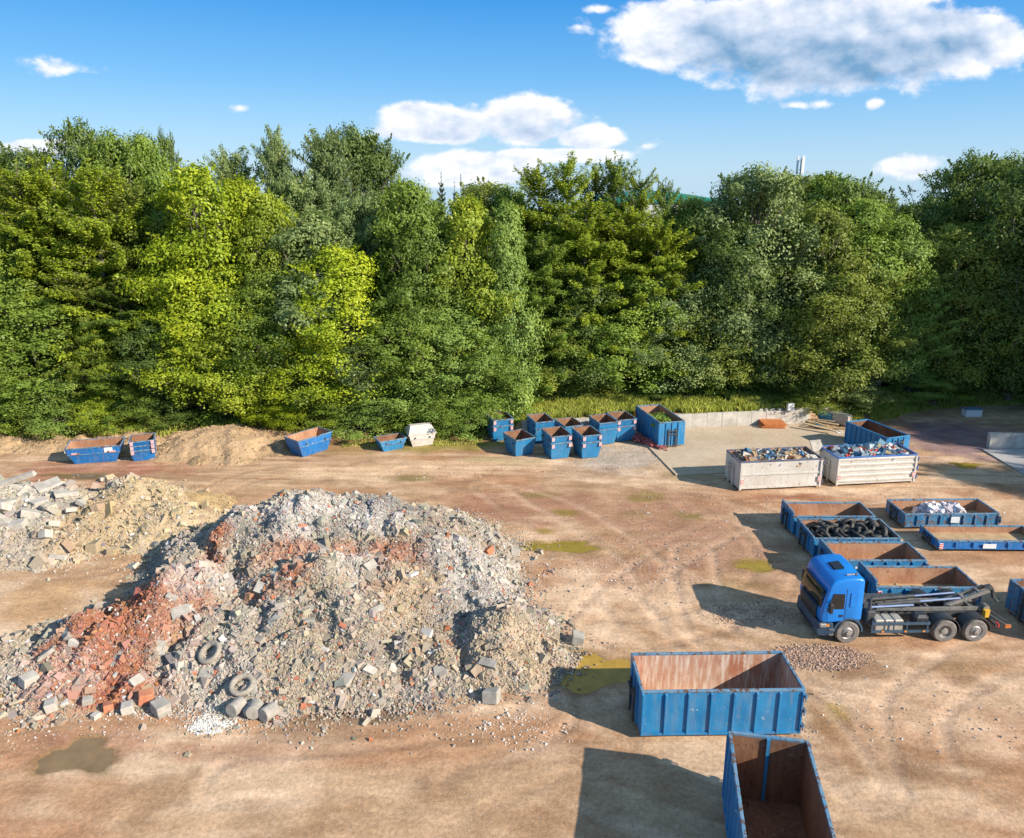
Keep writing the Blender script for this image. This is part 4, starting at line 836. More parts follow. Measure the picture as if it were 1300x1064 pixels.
def zones(x, y, Z, base, jit, rngn, grey=True):
    c = np.zeros((len(x), 3)); c[:] = base
    if not grey: return lerp(c, tuple(k*.72 for k in base), sstep(.45, .65, fbm(x/1.5, y/1.5, 77, 5))*.8)
    v = fbm(x/2.5, y/2.5, 77, 4); c = lerp(c, (0.33, 0.30, 0.26), sstep(.5, .65, v)*.6); v = fbm(x/1.8+30, y/1.8, 78, 4); c = lerp(c, (0.46, 0.37, 0.26), sstep(.5, .66, v)*.6)
    for (px, py, z, rx, ry, cc, s_) in Z: c = lerp(c, cc, ell2(x, y, px, py, z, rx, ry, int(px) % 50)*s_*(rngn.random(len(x)) < .85))
    return c*.80
RED = (0.46, 0.18, 0.10); WHT = (0.64, 0.61, 0.57); DRK = (0.20, 0.19, 0.185); BEI = (0.52, 0.40, 0.27); PNK = (0.46, 0.29, 0.21)
ZB = [(135, 800, 1.5, 95, 50, RED, .85), (110, 855, .7, 80, 32, RED, .85), (185, 765, 2.0, 70, 36, RED, .85), (205, 735, 2.4, 40, 26, RED, .6), (165, 872, .4, 60, 22, RED, .7), (215, 770, 1.8, 50, 40, PNK, .6), (265, 670, 3.3, 20, 26, RED, .9), (350, 716, 3, 42, 10, RED, .85), (310, 690, 3.2, 30, 10, PNK, .5), (395, 668, 3.6, 60, 14, RED, .6), (500, 682, 3, 34, 16, RED, .65), (480, 720, 2.8, 26, 9, RED, .4),
      (415, 630, 4, 130, 14, WHT, .6), (390, 645, 3.8, 50, 12, WHT, .6), (610, 700, 2, 60, 46, WHT, .55), (455, 690, 3.2, 30, 14, WHT, .5), (250, 705, 2.9, 40, 24, WHT, .55), (60, 850, .8, 70, 30, WHT, .35), (330, 760, 2.3, 70, 30, (0.40, 0.36, 0.30), .7),
      (510, 625, 3.8, 40, 8, DRK, .7), (540, 665, 3, 24, 22, DRK, .4), (330, 655, 3.5, 40, 10, DRK, .5), (430, 650, 3.7, 40, 9, (0.33, 0.30, 0.24), .7), (520, 735, 2.5, 36, 46, BEI, .8), (650, 820, 1.6, 80, 45, BEI, .75), (560, 790, 2, 30, 30, BEI, .5), (400, 790, 2, 90, 50, (0.45, 0.38, 0.29), .5), (700, 840, .5, 50, 30, BEI, .6), (590, 760, 2.2, 16, 30, DRK, .4), (250, 900, .1, 40, 16, WHT, .7), (240, 850, .8, 60, 20, WHT, .4)]
ZL = [(165, 640, 1.5, 90, 55, (0.56, 0.43, 0.26), 1.0), (225, 650, .8, 70, 40, (0.56, 0.44, 0.28), 1.0), (10, 640, 1.5, 80, 60, (0.50, 0.46, 0.39), .8), (50, 690, .6, 90, 20, (0.55, 0.46, 0.35), .6), (110, 660, 1, 40, 30, (0.48, 0.35, 0.21), .7)]
def heap(name, cones, Zs, bb, step, seed, nch, base, label, cat, sizes=(.05, .55), keep=None, mat='rubble', jit=.07, rough=.35, alpha=3.6, grey=True):
    g = np.random.default_rng(seed); x = np.arange(bb[0], bb[1], step); y = np.arange(bb[2], bb[3], step); XX, YY = np.meshgrid(x, y); XX, YY = XX.ravel(), YY.ravel()
    ZZ = pile_h(XX, YY, cones, seed, rough); c = zones(XX, YY, Zs, base, 0, g, grey)*1.0; ins = ZZ > -.15
    n_x, n_y = len(x), len(y); I_ = np.arange(n_x*n_y).reshape(n_y, n_x); qd = np.stack([I_[:-1, :-1], I_[:-1, 1:], I_[1:, 1:], I_[1:, :-1]], -1).reshape(-1, 4); qd = qd[ins[qd].any(1)]
    ZZ = np.maximum(ZZ, -.3)
    P = []; m = 0
    px_ = g.uniform(bb[0], bb[1], nch*4); py_ = g.uniform(bb[2], bb[3], nch*4); pz_ = pile_h(px_, py_, cones, seed, rough)
    edge = g.random(len(px_)) < np.where(pz_ > .0, 1.0, np.exp(pz_/.16)*.35); ok = edge
    if keep is not None: ok &= g.random(len(px_)) < keep(px_, py_)
    px_, py_, pz_ = px_[ok][:nch], py_[ok][:nch], pz_[ok][:nch]; n = len(px_)
    u = g.random(n); s_ = np.minimum(sizes[0]*np.maximum(u, 1e-6)**(-1/alpha), sizes[1]); asp = g.uniform(.45, 1.5, (n, 3)); asp[:, 2] *= .75; slabf = g.random(n) < .2; asp[slabf, 2] *= .35; asp[slabf, 0] *= 1.4
    S = s_[:, None]*asp; zz = np.maximum(pz_, -.0)+S[:, 2]*.10
    vv, ff = chunks(np.stack([px_, py_, zz], 1), S, seed+2); cc = zones(px_, py_, Zs, base, 0, g, grey)
    mixw = g.random(n); cc = np.where(((mixw < .04) & (mat == 'rubble') & (seed != 15))[:, None], np.array(WHT)*.88, cc); cc = np.where(((mixw > .06) & (mixw < .085) & (mat == 'rubble'))[:, None], np.array((.20, .185, .17)), cc); cc = np.where(((mixw > .17) & (mixw < .20) & (s_ < .3))[:, None], np.array(RED)*.9, cc) if mat == 'rubble' and seed == 5 else cc
    cc = cc*(1+g.normal(0, jit*1.5, (n, 1)))+g.normal(0, .012, (n, 3)); cc = np.clip(cc, .03, .8)
    Vt = np.concatenate([np.stack([XX, YY, ZZ], 1), vv]); Qt = np.concatenate([qd, ff+len(XX)]); Ct = np.concatenate([c, np.repeat(cc, 8, 0)])
    me = np_mesh(name, Vt, Qt, mats=[M[mat]], col=Ct)
    return tag(link(name, me), label, cat, None, 'stuff')
heap('rubble_heap', BIG, ZB, (-29, 6, 21, 47), .12, 5, 190000, (0.50, 0.43, 0.345), 'huge heap of broken concrete, brick and stone in the middle of the yard', 'rubble heap', (.05, .34), rough=.55, jit=.05, keep=lambda x, y: 1-.72*np.maximum(ell2(x, y, 655, 815, 1.6, 85, 45, 7), np.maximum(ell2(x, y, 520, 735, 2.5, 34, 44, 8), ell2(x, y, 600, 700, 2, 50, 36, 9)*.6))*(fbm(x/.8, y/.8, 3, 3) < .62))
heap('rubble_heap', LEFT, ZL, (-42, -14, 33, 49), .14, 9, 30000, (0.53, 0.45, 0.34), 'pale heap of sand, stones and concrete slabs at the left edge', 'rubble heap', (.06, .6), alpha=3.0, keep=lambda x, y: np.where(x+.25*(y-40) < -27.6, 1, .28))
heap('sand_heap', SAND, [], (-27, -14, 39, 50), .14, 15, 5000, (0.50, 0.36, 0.19), 'small ochre sand heap behind the left end of the big rubble heap', 'sand heap', (.03, .12), grey=False)
heap('earth_mound', SOIL, [], (-46, -8, 45, 64), .16, 19, 16000, (0.46, 0.32, 0.19), 'brown earth mound at the wood edge between two skips', 'earth mound', (.03, .16), grey=False, mat='soil', rough=.5)
def BH(x, y): return float(pile_h(np.array([x]), np.array([y]), BIG, 5, .55)[0])
def LH(x, y): return float(pile_h(np.array([x]), np.array([y]), LEFT, 9)[0])
# countable big pieces
def block(name, x, y, z, sx_, sy_, sz_, rot, seed, m, label, cat, group=None, jag=.12):
    g = random.Random(seed); mb = MB(); k = .5
    nx_ = [(a*sx_/2*(1+g.uniform(-jag, jag)), b*sy_/2*(1+g.uniform(-jag, jag)), c*sz_/2*(1+g.uniform(-jag, jag))) for a, b, c in UNIT*2]
    mb.add(nx_, [tuple(f) for f in CUBE]); o = mb.build(name, m, None, bevel=min(sx_, sy_, sz_)*.08, loc=(x, y, z)); o.rotation_euler = rot
    return tag(o, label, cat, group)
M['slab_grey'] = simple('broken_concrete', (0.26, 0.24, 0.21), (0.40, 0.37, 0.32), 3, .92, 0, .4); M['slab_pale'] = simple('pale_broken_concrete', (0.38, 0.345, 0.29), (0.52, 0.48, 0.42), 3, .92, 0, .4)
M['block_red'] = simple('brick_block', (0.42, 0.15, 0.08), (0.52, 0.22, 0.12), 5, .92, 0, .4)
def surf(px, py, hf, z=0.0):
    for _ in range(6): x, y = at(px, py, z); z = max(0, hf(x, y))
    return x, y, z
g = random.Random(12)
for k, (px, py, s_, lb, m) in enumerate([(65, 897, .42, 'pale cubic block lying alone left of the red bricks', 'slab_pale'), (122, 912, .26, 'small stone block on the dirt below the red bricks', 'slab_pale'), (138, 901, .34, 'brick-red block at the foot of the heap', 'block_red'), (163, 903, .42, 'whitish block at the foot of the heap right of the brick-red block', 'slab_pale'),
      (186, 889, .45, 'terracotta block at the front foot of the heap', 'block_red'), (205, 905, .55, 'hollow grey block at the foot of the heap', 'slab_grey'), (38, 868, .5, 'pale block beside the left ochre puddle', 'slab_pale'), (654, 704, .4, 'pale cube lying off the right slope of the heap', 'slab_pale'), (733, 815, .5, 'grey block at the far right tip of the heap', 'slab_grey'), (624, 868, .55, 'angular grey boulder at the right front foot of the heap', 'slab_grey'), (112, 893, .3, 'little grey stone just below the brick area', 'slab_grey')]):
    x, y, z = surf(px, py, BH); block('stone_block', x, y, z+s_*.38, s_*1.15, s_, s_*.85, (g.gauss(0, .1), g.gauss(0, .1), g.uniform(0, 3)), 100+k, M[m], lb, 'block', 'loose blocks round the heap')
for k, (px, py) in enumerate([(301, 905), (324, 908), (342, 912)]):
    x, y, z = surf(px, py, BH); mb = MB(); mb.bar((-.3, 0, 0), (.3, 0, 0), .27, n=18); o = mb.build('concrete_cylinder', M['slab_grey'], None, smooth=True, bevel=.03, loc=(x, y, z+.28)); o.rotation_euler = (0, .1, R([70, 95, 60][k]))
    tag(o, ['left', 'middle', 'right'][k]+' of three round concrete stubs lying at the front foot of the heap', 'concrete stub', 'round concrete stubs')
def slope(x, y, hf):
    e = .4; return Vector((-(hf(x+e, y)-hf(x-e, y))/(2*e), -(hf(x, y+e)-hf(x, y-e))/(2*e), 1)).normalized()
SL = [(450, 745, .9), (220, 780, .7), (232, 800, .9), (168, 720, 1.0), (205, 838, .9), (262, 862, .9), (175, 872, .7), (540, 715, .7), (410, 690, 1.1), (330, 745, .7), (470, 720, 1.1), (575, 735, 1.0), (600, 755, .9), (620, 865, .9), (395, 865, 1.0), (500, 850, .7), (440, 870, .8), (120, 770, .8), (85, 800, .7), (60, 830, .8), (290, 660, .8), (360, 640, .8), (440, 650, .9), (520, 650, .8), (300, 740, .9), (350, 800, .7), (560, 855, .9), (240, 765, .9), (150, 840, .7), (480, 800, .8), (640, 740, .7), (390, 760, .8), (280, 835, .8), (470, 855, .7), (320, 875, .8)]
for k, (px, py, s_) in enumerate(SL):
    x, y, z = surf(px, py, BH, 1.5); nrm = slope(x, y, BH); q_ = nrm.to_track_quat('Z', 'Y') @ Matrix.Rotation(g.uniform(0, 6.28), 3, 'Z').to_quaternion() @ Matrix.Rotation(g.gauss(0, .25), 3, 'X').to_quaternion()
    block('concrete_slab', x, y, z+.03, s_*g.uniform(.55, .95), s_*g.uniform(.35, .6), g.uniform(.12, .24), q_.to_euler(), 200+k, M['slab_grey'] if k % 3 else M['slab_pale'], 'broken concrete slab lying '+('on the brick-red part of the big heap' if px < 215 and py > 760 else 'near the crest of the big heap' if py < 700 else 'on the right slope of the big heap' if px > 500 else 'on the middle slope of the big heap' if py < 810 else 'low on the front of the big heap'), 'slab', 'broken slabs on the big rubble heap', .18)
SLL = [(12, 620, 3.2, .30, .28, 8), (-5, 640, 2.6, 1.2, .3, 5), (30, 625, 3.0, .9, .25, 12), (62, 622, 2.2, 1.1, .22, 35), (85, 628, 2.0, .9, .2, 50), (40, 655, 1.5, .9, .3, 10), (5, 665, 2.6, .5, .3, 6), (105, 640, .9, .6, .2, 20), (118, 615, 1.5, .5, .18, 60), (135, 610, 1.3, .5, .18, 70), (190, 628, 1.0, .7, .2, 30), (182, 655, .7, .6, .3, 10), (165, 672, .9, .5, .2, -20), (148, 672, .6, .5, .35, 5), (60, 695, 1.0, .6, .35, 10), (90, 650, .9, .6, .2, 40), (25, 680, 1.4, .7, .25, -10), (70, 670, .9, .6, .25, 20), (50, 640, 1.4, .9, .25, -5), (10, 648, 1.6, .9, .3, 15), (75, 710, 1.5, .4, .2, 14)]
LBL = ['long pale concrete beam on top of the left heap']
for k, (px, py, a, b_, c_, yw_) in enumerate(SLL):
    x, y, z = surf(px, py, LH, 1.5); nrm = slope(x, y, LH)
    lb = 'long pale concrete beam lying on top at the left edge' if k == 0 else 'pale concrete slab '+('high on' if py < 632 else 'halfway down' if py < 660 else 'low on')+(' the outer part of the left heap' if px < 50 else ' the sandy side of the left heap')
    if k in (13, 11, 12, 8, 10): continue
    fa = 1 if k == 0 else .62
    block('concrete_slab' if k else 'concrete_beam', x, y, z+.12+(.15 if k in (0, 2, 3) else 0), a*fa, b_*(1 if k == 0 else .8), c_*(1 if k == 0 else 1.3), (g.gauss(0, .26)-.1, g.gauss(0, .22), R(yw_+(g.gauss(0, 22) if k else 0))), 300+k, M['slab_pale'], lb, 'beam' if k == 0 else 'slab', None if k == 0 else 'slabs in the left heap', .1)
td = tyre_mesh('dusty_tyre', M['tyre_dusty'] if 'tyre_dusty' in M else M['tyre_dust'])
for (px, py, s_, lb) in [(267, 835, 1.0, 'upper left of two dusty tyres half buried in the heap'), (308, 876, .98, 'lower right of two dusty tyres half buried in the heap')]:
    x, y, z = surf(px, py, BH, 1.2); o = link('dusty_tyre', td, None, (x, y, z+.22)); o.scale = (s_,)*3; o.rotation_euler = slope(x, y, BH).to_track_quat('Z', 'Y').to_euler(); tag(o, lb, 'tyre')
# scattered stones on the dirt
def scatter(name, regions, seed, smin, smax, cols, label):
    g = np.random.default_rng(seed); Ps = []; Ss = []; Cs = []
    for (px, py, rx, ry, n, ci) in regions:
        cx, cy = at(px, py); k = F/(cy*CP+CAM_H*SP); a = rx/k; b = abs(at(px, py+ry)[1]-cy); th = g.uniform(0, 6.283, n); r_ = np.sqrt(g.random(n))*(.6+.4*g.random(n))
        x = cx+a*r_*np.cos(th); y = cy+b*r_*np.sin(th); s_ = smin*(smax/smin)**(g.random(n)**3); keepm = (pile_h(x, y, BIG, 5) < .05) & np.all([((x-a1)/(a3*1.3))**2+((y-a2)/(a4*1.3))**2 > 1 for a1, a2, a3, a4 in pinfo], axis=0); x, y, s_ = x[keepm], y[keepm], s_[keepm]; n = len(x)
        Ps.append(np.stack([x, y, gheight(x, y)+s_*.25], 1)); Ss.append(s_[:, None]*g.uniform(.6, 1.2, (n, 3))); Cs.append(np.array(cols)[g.choice(len(cols), n) if ci is None else np.full(n, ci)]*(1+g.normal(0, .15, (n, 1))))
    v, f = chunks(np.concatenate(Ps), np.concatenate(Ss), seed); me = np_mesh(name, v, f, mats=[M['rubble']], col=np.repeat(np.clip(np.concatenate(Cs), .03, .8), 8, 0))
    tag(link(name, me), label, 'gravel', None, 'stuff')
scatter('gravel', [(1040, 835, 75, 20, 3600, 0), (960, 780, 80, 20, 1500, 0), (700, 850, 30, 16, 300, None), (250, 903, 160, 14, 900, None), (600, 905, 150, 40, 350, None), (80, 930, 140, 40, 250, None), (800, 720, 140, 60, 900, None), (900, 660, 160, 60, 500, None), (660, 720, 60, 60, 400, None), (1150, 900, 170, 70, 260, None), (990, 905, 60, 40, 150, None), (480, 895, 90, 16, 400, None), (130, 715, 120, 25, 350, None), (790, 580, 70, 25, 900, 2), (1180, 650, 140, 60, 300, None), (660, 930, 80, 30, 200, 3), (264, 924, 26, 10, 1900, 3), (270, 918, 36, 14, 700, 3), (500, 600, 300, 14, 300, None)],
        31, .022, .075, [(0.46, 0.32, 0.24), (0.45, 0.38, 0.30), (0.40, 0.37, 0.33), (0.66, 0.64, 0.60)], 'loose stones and gravel strewn over the dirt yard')
# ---------------------------------------------------------------- waste in the white containers, sheeting, cuttings
def scrapload(name, root, L, W, z, n, cols, label, seed, smax=.55, ht=.35, cat='scrap'):
    g = np.random.default_rng(seed); x = g.uniform(-L/2, L/2, n); y = g.uniform(-W/2, W/2, n)
    zz = z+ht*(1-(x/(L/2))**4)*(1-(y/(W/2))**2)*(.5+fbm(x*1.2+9, y*1.2, seed, 3))-.12*g.random(n); s_ = .07*(smax/.07)**(g.random(n)**1.5)
    S = s_[:, None]*g.uniform(.25, 1.3, (n, 3)); fl = g.random(n) < .55; S[fl, 2] *= .15; lo = g.random(n) < .15; S[lo, 1] *= .15; S[lo, 0] *= 2
    v, f = chunks(np.stack([x, y, zz], 1), S, seed, .35, .6); c = np.array(cols)[g.choice(len(cols), n)]*(1+g.normal(0, .15, (n, 1)))
    a = root.rotation_euler[2]; ca, sa = math.cos(a), math.sin(a); v2 = v.copy(); v2[:, 0] = root.location.x+v[:, 0]*ca-v[:, 1]*sa; v2[:, 1] = root.location.y+v[:, 0]*sa+v[:, 1]*ca
    me = np_mesh(name, v2, f, mats=[M['scrap']], col=np.repeat(np.clip(c, .02, .85), 8, 0)); return tag(link(name, me), label, cat, None, 'stuff')
scrapload('scrap', w1, 5.0, 1.75, 1.75, 2600, [(0.36, 0.25, 0.15), (0.45, 0.34, 0.22), (0.20, 0.15, 0.11), (0.50, 0.46, 0.40), (0.07, 0.20, 0.34), (0.62, 0.58, 0.52), (0.30, 0.13, 0.07), (0.12, 0.12, 0.12)], 'brown and grey mixed building waste filling the left white container', 71)
scrapload('scrap', w2, 4.8, 1.75, 1.75, 2600, [(0.09, 0.20, 0.30), (0.05, 0.13, 0.24), (0.35, 0.42, 0.46), (0.60, 0.60, 0.58), (0.20, 0.22, 0.24), (0.45, 0.06, 0.04), (0.42, 0.33, 0.20), (0.14, 0.25, 0.32)], 'blue grey mixed waste filling the right white container', 72)
scrapload('plastic_sheeting', D_, 2.2, 1.5, .5, 900, [(0.70, 0.66, 0.68), (0.80, 0.78, 0.78), (0.55, 0.50, 0.55)], 'crumpled whitish plastic sheeting lying in the weathered blue container', 73, .5, .45, 'sheeting')
scrapload('debris', F_, 3.8, 1.8, .27, 60, [(0.30, 0.22, 0.14), (0.4, 0.3, 0.2)], 'bits of dirt on the floor of the container behind the truck', 74, .3, .02, 'debris')
for (px, py, z, s_, lb) in [(1037, 566, 2.15, 1.0, 'leaning grey board sticking out of the left white container')]:
    x, y = at(px, py, z); o = block('board', x, y, z, .9, .06, .8, (R(-30), 0, R(20)), 9, M['slab_grey'], lb, 'board')
# timber heap, orange panels, tarp, netting, small boxes
g = random.Random(77)
for k in range(16):
    px, py = 1035+g.uniform(0, 36), 533+g.uniform(-6, 12); x, y = at(px, py, .3); z = .12+.09*(k % 5)
    o = block('board', x, y, z, g.uniform(1.6, 2.6), g.uniform(.16, .3), .06, (g.gauss(0, .06), g.gauss(0, .08), R(-38+g.gauss(0, 10))), 400+k, M['wood'], 'weathered wooden board '+('at the top' if k % 5 > 2 else 'in the middle' if k % 5 > 0 else 'at the bottom')+' of the loose heap right of the wall end', 'board', 'boards heaped at the wall end', .03)
for k, (px, py, z, a, b_, rz, m, lb) in enumerate([(1048, 527, .9, 1.5, .7, -45, 'tealtarp', 'blue-green tarpaulin sheet over the boards'), (1062, 527, 1.1, 2.3, .9, -50, 'concrete', 'long grey box-shaped bundle sloping beside the boards'), (1066, 549, .1, .6, .4, 10, 'plate', 'white scrap sheet in front of the boards'), (1040, 541, .35, .7, .3, -30, 'tealtarp', 'small blue bundle on the boards')]):
    x, y = at(px, py, z*.6); block('tarpaulin' if m == 'tealtarp' else ('bundle' if m == 'concrete' else 'scrap_sheet'), x, y, z*.5, a, b_, max(.1, z*.8), (R(3), R(5), R(rz)), 500+k, M[m], lb, 'tarpaulin' if m == 'tealtarp' else 'bundle', None, .15)
for k in range(5):
    x, y = at(980, 541, .1); block('formwork_panel', x+g.uniform(-.08, .08), y+g.uniform(-.05, .05), .13+k*.09, 1.9-.02*k, 1.2, .075, (0, 0, R(g.uniform(-3, 3))), 600+k, M['orange_board'], ['bottom', 'second lowest', 'middle', 'second highest', 'top'][k]+' panel of the orange stack in front of the wall', 'panel', 'stacked orange panels', .01)
x, y = at(1004, 522, 1.2); block('white_box', x, WB[1]-.35, 1.17+.33, .55, .3, .62, (0, 0, R(5)), 8, M['plate'], 'small white box standing on top of the concrete wall', 'box', None, .05)
x, y = at(1233, 528); o = empty('storage_box', (x, y, Gz(x, y)), R(2), 'white storage box beside the shaded track at the wood edge', 'box')
MB().box(-.7, .7, -.35, .35, 0, .62).build('body', M['plate'], o, bevel=.03); MB().box(-.73, .73, -.38, .38, .622, .70).build('lid', M['rim'], o)
gg = np.random.default_rng(5); n = 260; cxn, cyn = at(818, 563); th = gg.uniform(0, 1, n); xx = cxn-1.0+th*2.1+gg.normal(0, .18, n); yy = cyn+1.6-th*3.0+gg.normal(0, .22, n)
v, f = chunks(np.stack([xx, yy, .08+gg.random(n)*.25], 1), gg.uniform(.1, .5, (n, 3))*np.array([1, .5, .25]), 6, .4, .6); me = np_mesh('netting', v, f, mats=[M['redtarp']]); tag(link('netting', me), 'faded red netting trailing beside the tall blue container', 'netting', None, 'stuff')
x, y = at(806, 527, 1.35); mb = MB(); mb.lathe_y((0, 0, 0), [(.15, 0), (.12, .03), (.03, .5), (.0001, .52)], 12); o = mb.build('traffic_cone', M['orange'], None, loc=(xat(806, 525, WA[1]+.5), WA[1]+.9, 1.2)); o.rotation_euler = (R(90), 0, 0); tag(o, 'orange cone on the bank behind the concrete wall', 'cone')
o.location = (xat(806, 525, 57.9), 57.95, 1.3)
# ---------------------------------------------------------------- trees
def leaf_quads(P, Nrm, size, g, asp=.62, fold=.0):
    n = len(P); Nrm = Nrm/np.linalg.norm(Nrm, axis=1, keepdims=True); r_ = g.normal(0, 1, (n, 3)); t = np.cross(Nrm, r_); t /= np.linalg.norm(t, axis=1, keepdims=True)+1e-9; b = np.cross(Nrm, t)
    s_ = (size*g.uniform(.65, 1.35, n))[:, None]; v = np.stack([P-t*s_*.5, P-b*s_*asp*.5+t*s_*.06, P+t*s_*.5, P+b*s_*asp*.5+t*s_*.06], 1)
    return v.reshape(-1, 3)
def tube(pts, rads, n=6):
    V_ = []; Q = []
    for i, (p, r_) in enumerate(zip(pts, rads)):
        p = np.array(p, float); d = np.array(pts[min(i+1, len(pts)-1)], float)-np.array(pts[max(i-1, 0)], float); d /= np.linalg.norm(d)+1e-9
        u = np.cross(d, [0.3, 1, .2]); u /= np.linalg.norm(u); w_ = np.cross(d, u)
        for k in range(n): a = 2*math.pi*k/n; V_.append(p+(u*math.cos(a)+w_*math.sin(a))*r_)
        if i:
            for k in range(n): Q.append(((i-1)*n+k, (i-1)*n+(k+1) % n, i*n+(k+1) % n, i*n+k))
    return V_, Q
def make_tree(kind, seed):
    """returns crown mesh and trunk mesh for a tree 10 units tall and about 6 wide"""
    g = np.random.default_rng(seed); H = 10.0; LV = []; TV = []; TQ = []
    def addtube(pts, rads, n=5):
        v, q_ = tube(pts, rads, n); b = len(TV); TV.extend(v); TQ.extend([tuple(b+i for i in f) for f in q_])
    if kind in ('maple', 'broad', 'column', 'bush', 'oak'):
        zlo, zhi = {'maple': (1.0, 9.9), 'broad': (.8, 9.8), 'column': (.4, 9.9), 'bush': (.2, 9.8), 'oak': (2.5, 9.8)}[kind]
        nc = {'maple': 210, 'broad': 230, 'column': 230, 'bush': 150, 'oak': 120}[kind]; nl = {'maple': 270, 'broad': 270, 'column': 260, 'bush': 260, 'oak': 260}[kind]
        ph = g.uniform(0, 6.28, 4)
        def Rad(z, a):
            t = (z-zlo)/(zhi-zlo)
            r0 = {'maple': 3.1*np.power(np.clip(1-t, 0, 1), .38)*np.clip(.6+t*1.5, 0, 1), 'broad': 3.0*np.sqrt(np.clip(1-(2*t-.85)**2/1.45, 0.02, 1)), 'column': 2.6*np.power(np.clip(1-t, 0, 1), .6)*np.clip(.75+t, 0, 1),
                  'bush': 3.2*np.sqrt(np.clip(1-t**2, 0.02, 1)), 'oak': 2.8*np.sqrt(np.clip(1-(2*t-1.05)**2, .03, 1))}[kind]
            return r0*(1+.20*np.sin(2*a+ph[0]+z*.7)+.16*np.sin(3*a+ph[1]-z*1.1)+.12*np.sin(z*1.7+ph[2]+a)+.08*np.sin(z*3.1-2*a+ph[3]))
        z = zlo+(zhi-zlo)*g.random(nc)**.9; a = g.uniform(0, 6.283, nc); q_ = g.uniform(.62, 1.04, nc); sp_ = g.random(nc) < .16; q_[sp_] *= 1.16; z = np.where(sp_, np.minimum(z+.45, zhi+.2), z); inner = g.random(nc) < .2; q_[inner] *= .5
        r_ = Rad(z, a)*q_; Cc = np.stack([r_*np.cos(a), r_*np.sin(a), z], 1)
        for c, ai, qi in zip(Cc, a, q_):
            rx = g.uniform(.30, .80)*(.7 if qi > 1.1 else 1); rz = rx*(.66 if kind == 'maple' else .85); m = int(nl*(rx/.72)**2)
            d = g.normal(0, 1, (m, 3)); fl = (d[:, 2] < -.2) & (g.random(m) < .6); d[fl, 2] *= -1; d /= np.linalg.norm(d, axis=1, keepdims=True); rr = g.uniform(.45, 1.12, m)[:, None]
            out = np.array([math.cos(ai), math.sin(ai), .25]); P = c+d*rr*np.array([rx, rx, rz]); P += g.normal(0, .07, P.shape)
            N_ = d*.85+out*.5+np.array([0, 0, .35])+g.normal(0, .45, (m, 3)); LV.append(leaf_quads(P, N_, g.uniform(.115, .175), g))
        nf = {'maple': 8000, 'broad': 8500, 'column': 9000, 'bush': 7000, 'oak': 2500}[kind]
        z = zlo+(zhi-zlo)*g.random(nf); a = g.uniform(0, 6.283, nf); u_ = g.uniform(.72, 1.02, nf); gate = fbm(np.cos(a)*2.2+z*.9+7, np.sin(a)*2.2+z*1.3, seed, 3) > .43; z, a, u_ = z[gate], a[gate], u_[gate]; nf = len(z)
        r_ = Rad(z, a)*u_; P = np.stack([r_*np.cos(a), r_*np.sin(a), z], 1)+g.normal(0, .08, (nf, 3)); N_ = np.stack([np.cos(a), np.sin(a), np.full(nf, .55)], 1)+g.normal(0, .5, (nf, 3)); LV.append(leaf_quads(P, N_, .145, g))
        for _ in range({'maple': 60, 'broad': 75, 'column': 30, 'bush': 40, 'oak': 50}[kind]):      # leafy shoots that break the outline
            z0_ = zlo+(zhi-zlo)*g.random()**.55; a0 = g.uniform(0, 6.283); r0_ = float(Rad(np.array([min(z0_, zhi-.1)]), np.array([a0]))[0])*.92; L_ = g.uniform(.5, 1.15); el_ = g.uniform(.35, 1.35)
            dv = np.array([math.cos(a0)*math.cos(el_), math.sin(a0)*math.cos(el_), math.sin(el_)]); b0 = np.array([r0_*math.cos(a0), r0_*math.sin(a0), z0_]); m = int(70*L_); t0 = g.random(m)
            P = b0+dv*(t0*L_)[:, None]+g.normal(0, .11, (m, 3))*(1.1-t0)[:, None]; LV.append(leaf_quads(P, g.normal(0, .8, (m, 3))+dv*.3+np.array([0, 0, .4]), .14, g)); addtube([b0-dv*.6, b0+dv*L_*.9], [.022, .005], 4)
        addtube([(0, 0, -.3), (.05, 0, 2), (-.05, .1, 5), (0, 0, 8.5)], [.22, .17, .11, .03], 8)
        for c in Cc[g.choice(nc, 60, False)]:
            z0_ = c[2]*.55+.2; m_ = (c*np.array([.5, .5, 1])+np.array([0, 0, z0_]))*.5; m_[:2] = c[:2]*.5; addtube([(0, 0, z0_), m_, c*np.array([1.06, 1.06, 1.01])], [.075, .05, .018])
    elif kind in ('larch', 'spruce'):
        nlev = 26 if kind == 'larch' else 30; zlo = 1.0 if kind == 'larch' else .8
        addtube([(0, 0, -.3), (0, 0, 4), (.04, 0, 8), (0, 0, 10)], [.17, .12, .06, .015], 7)
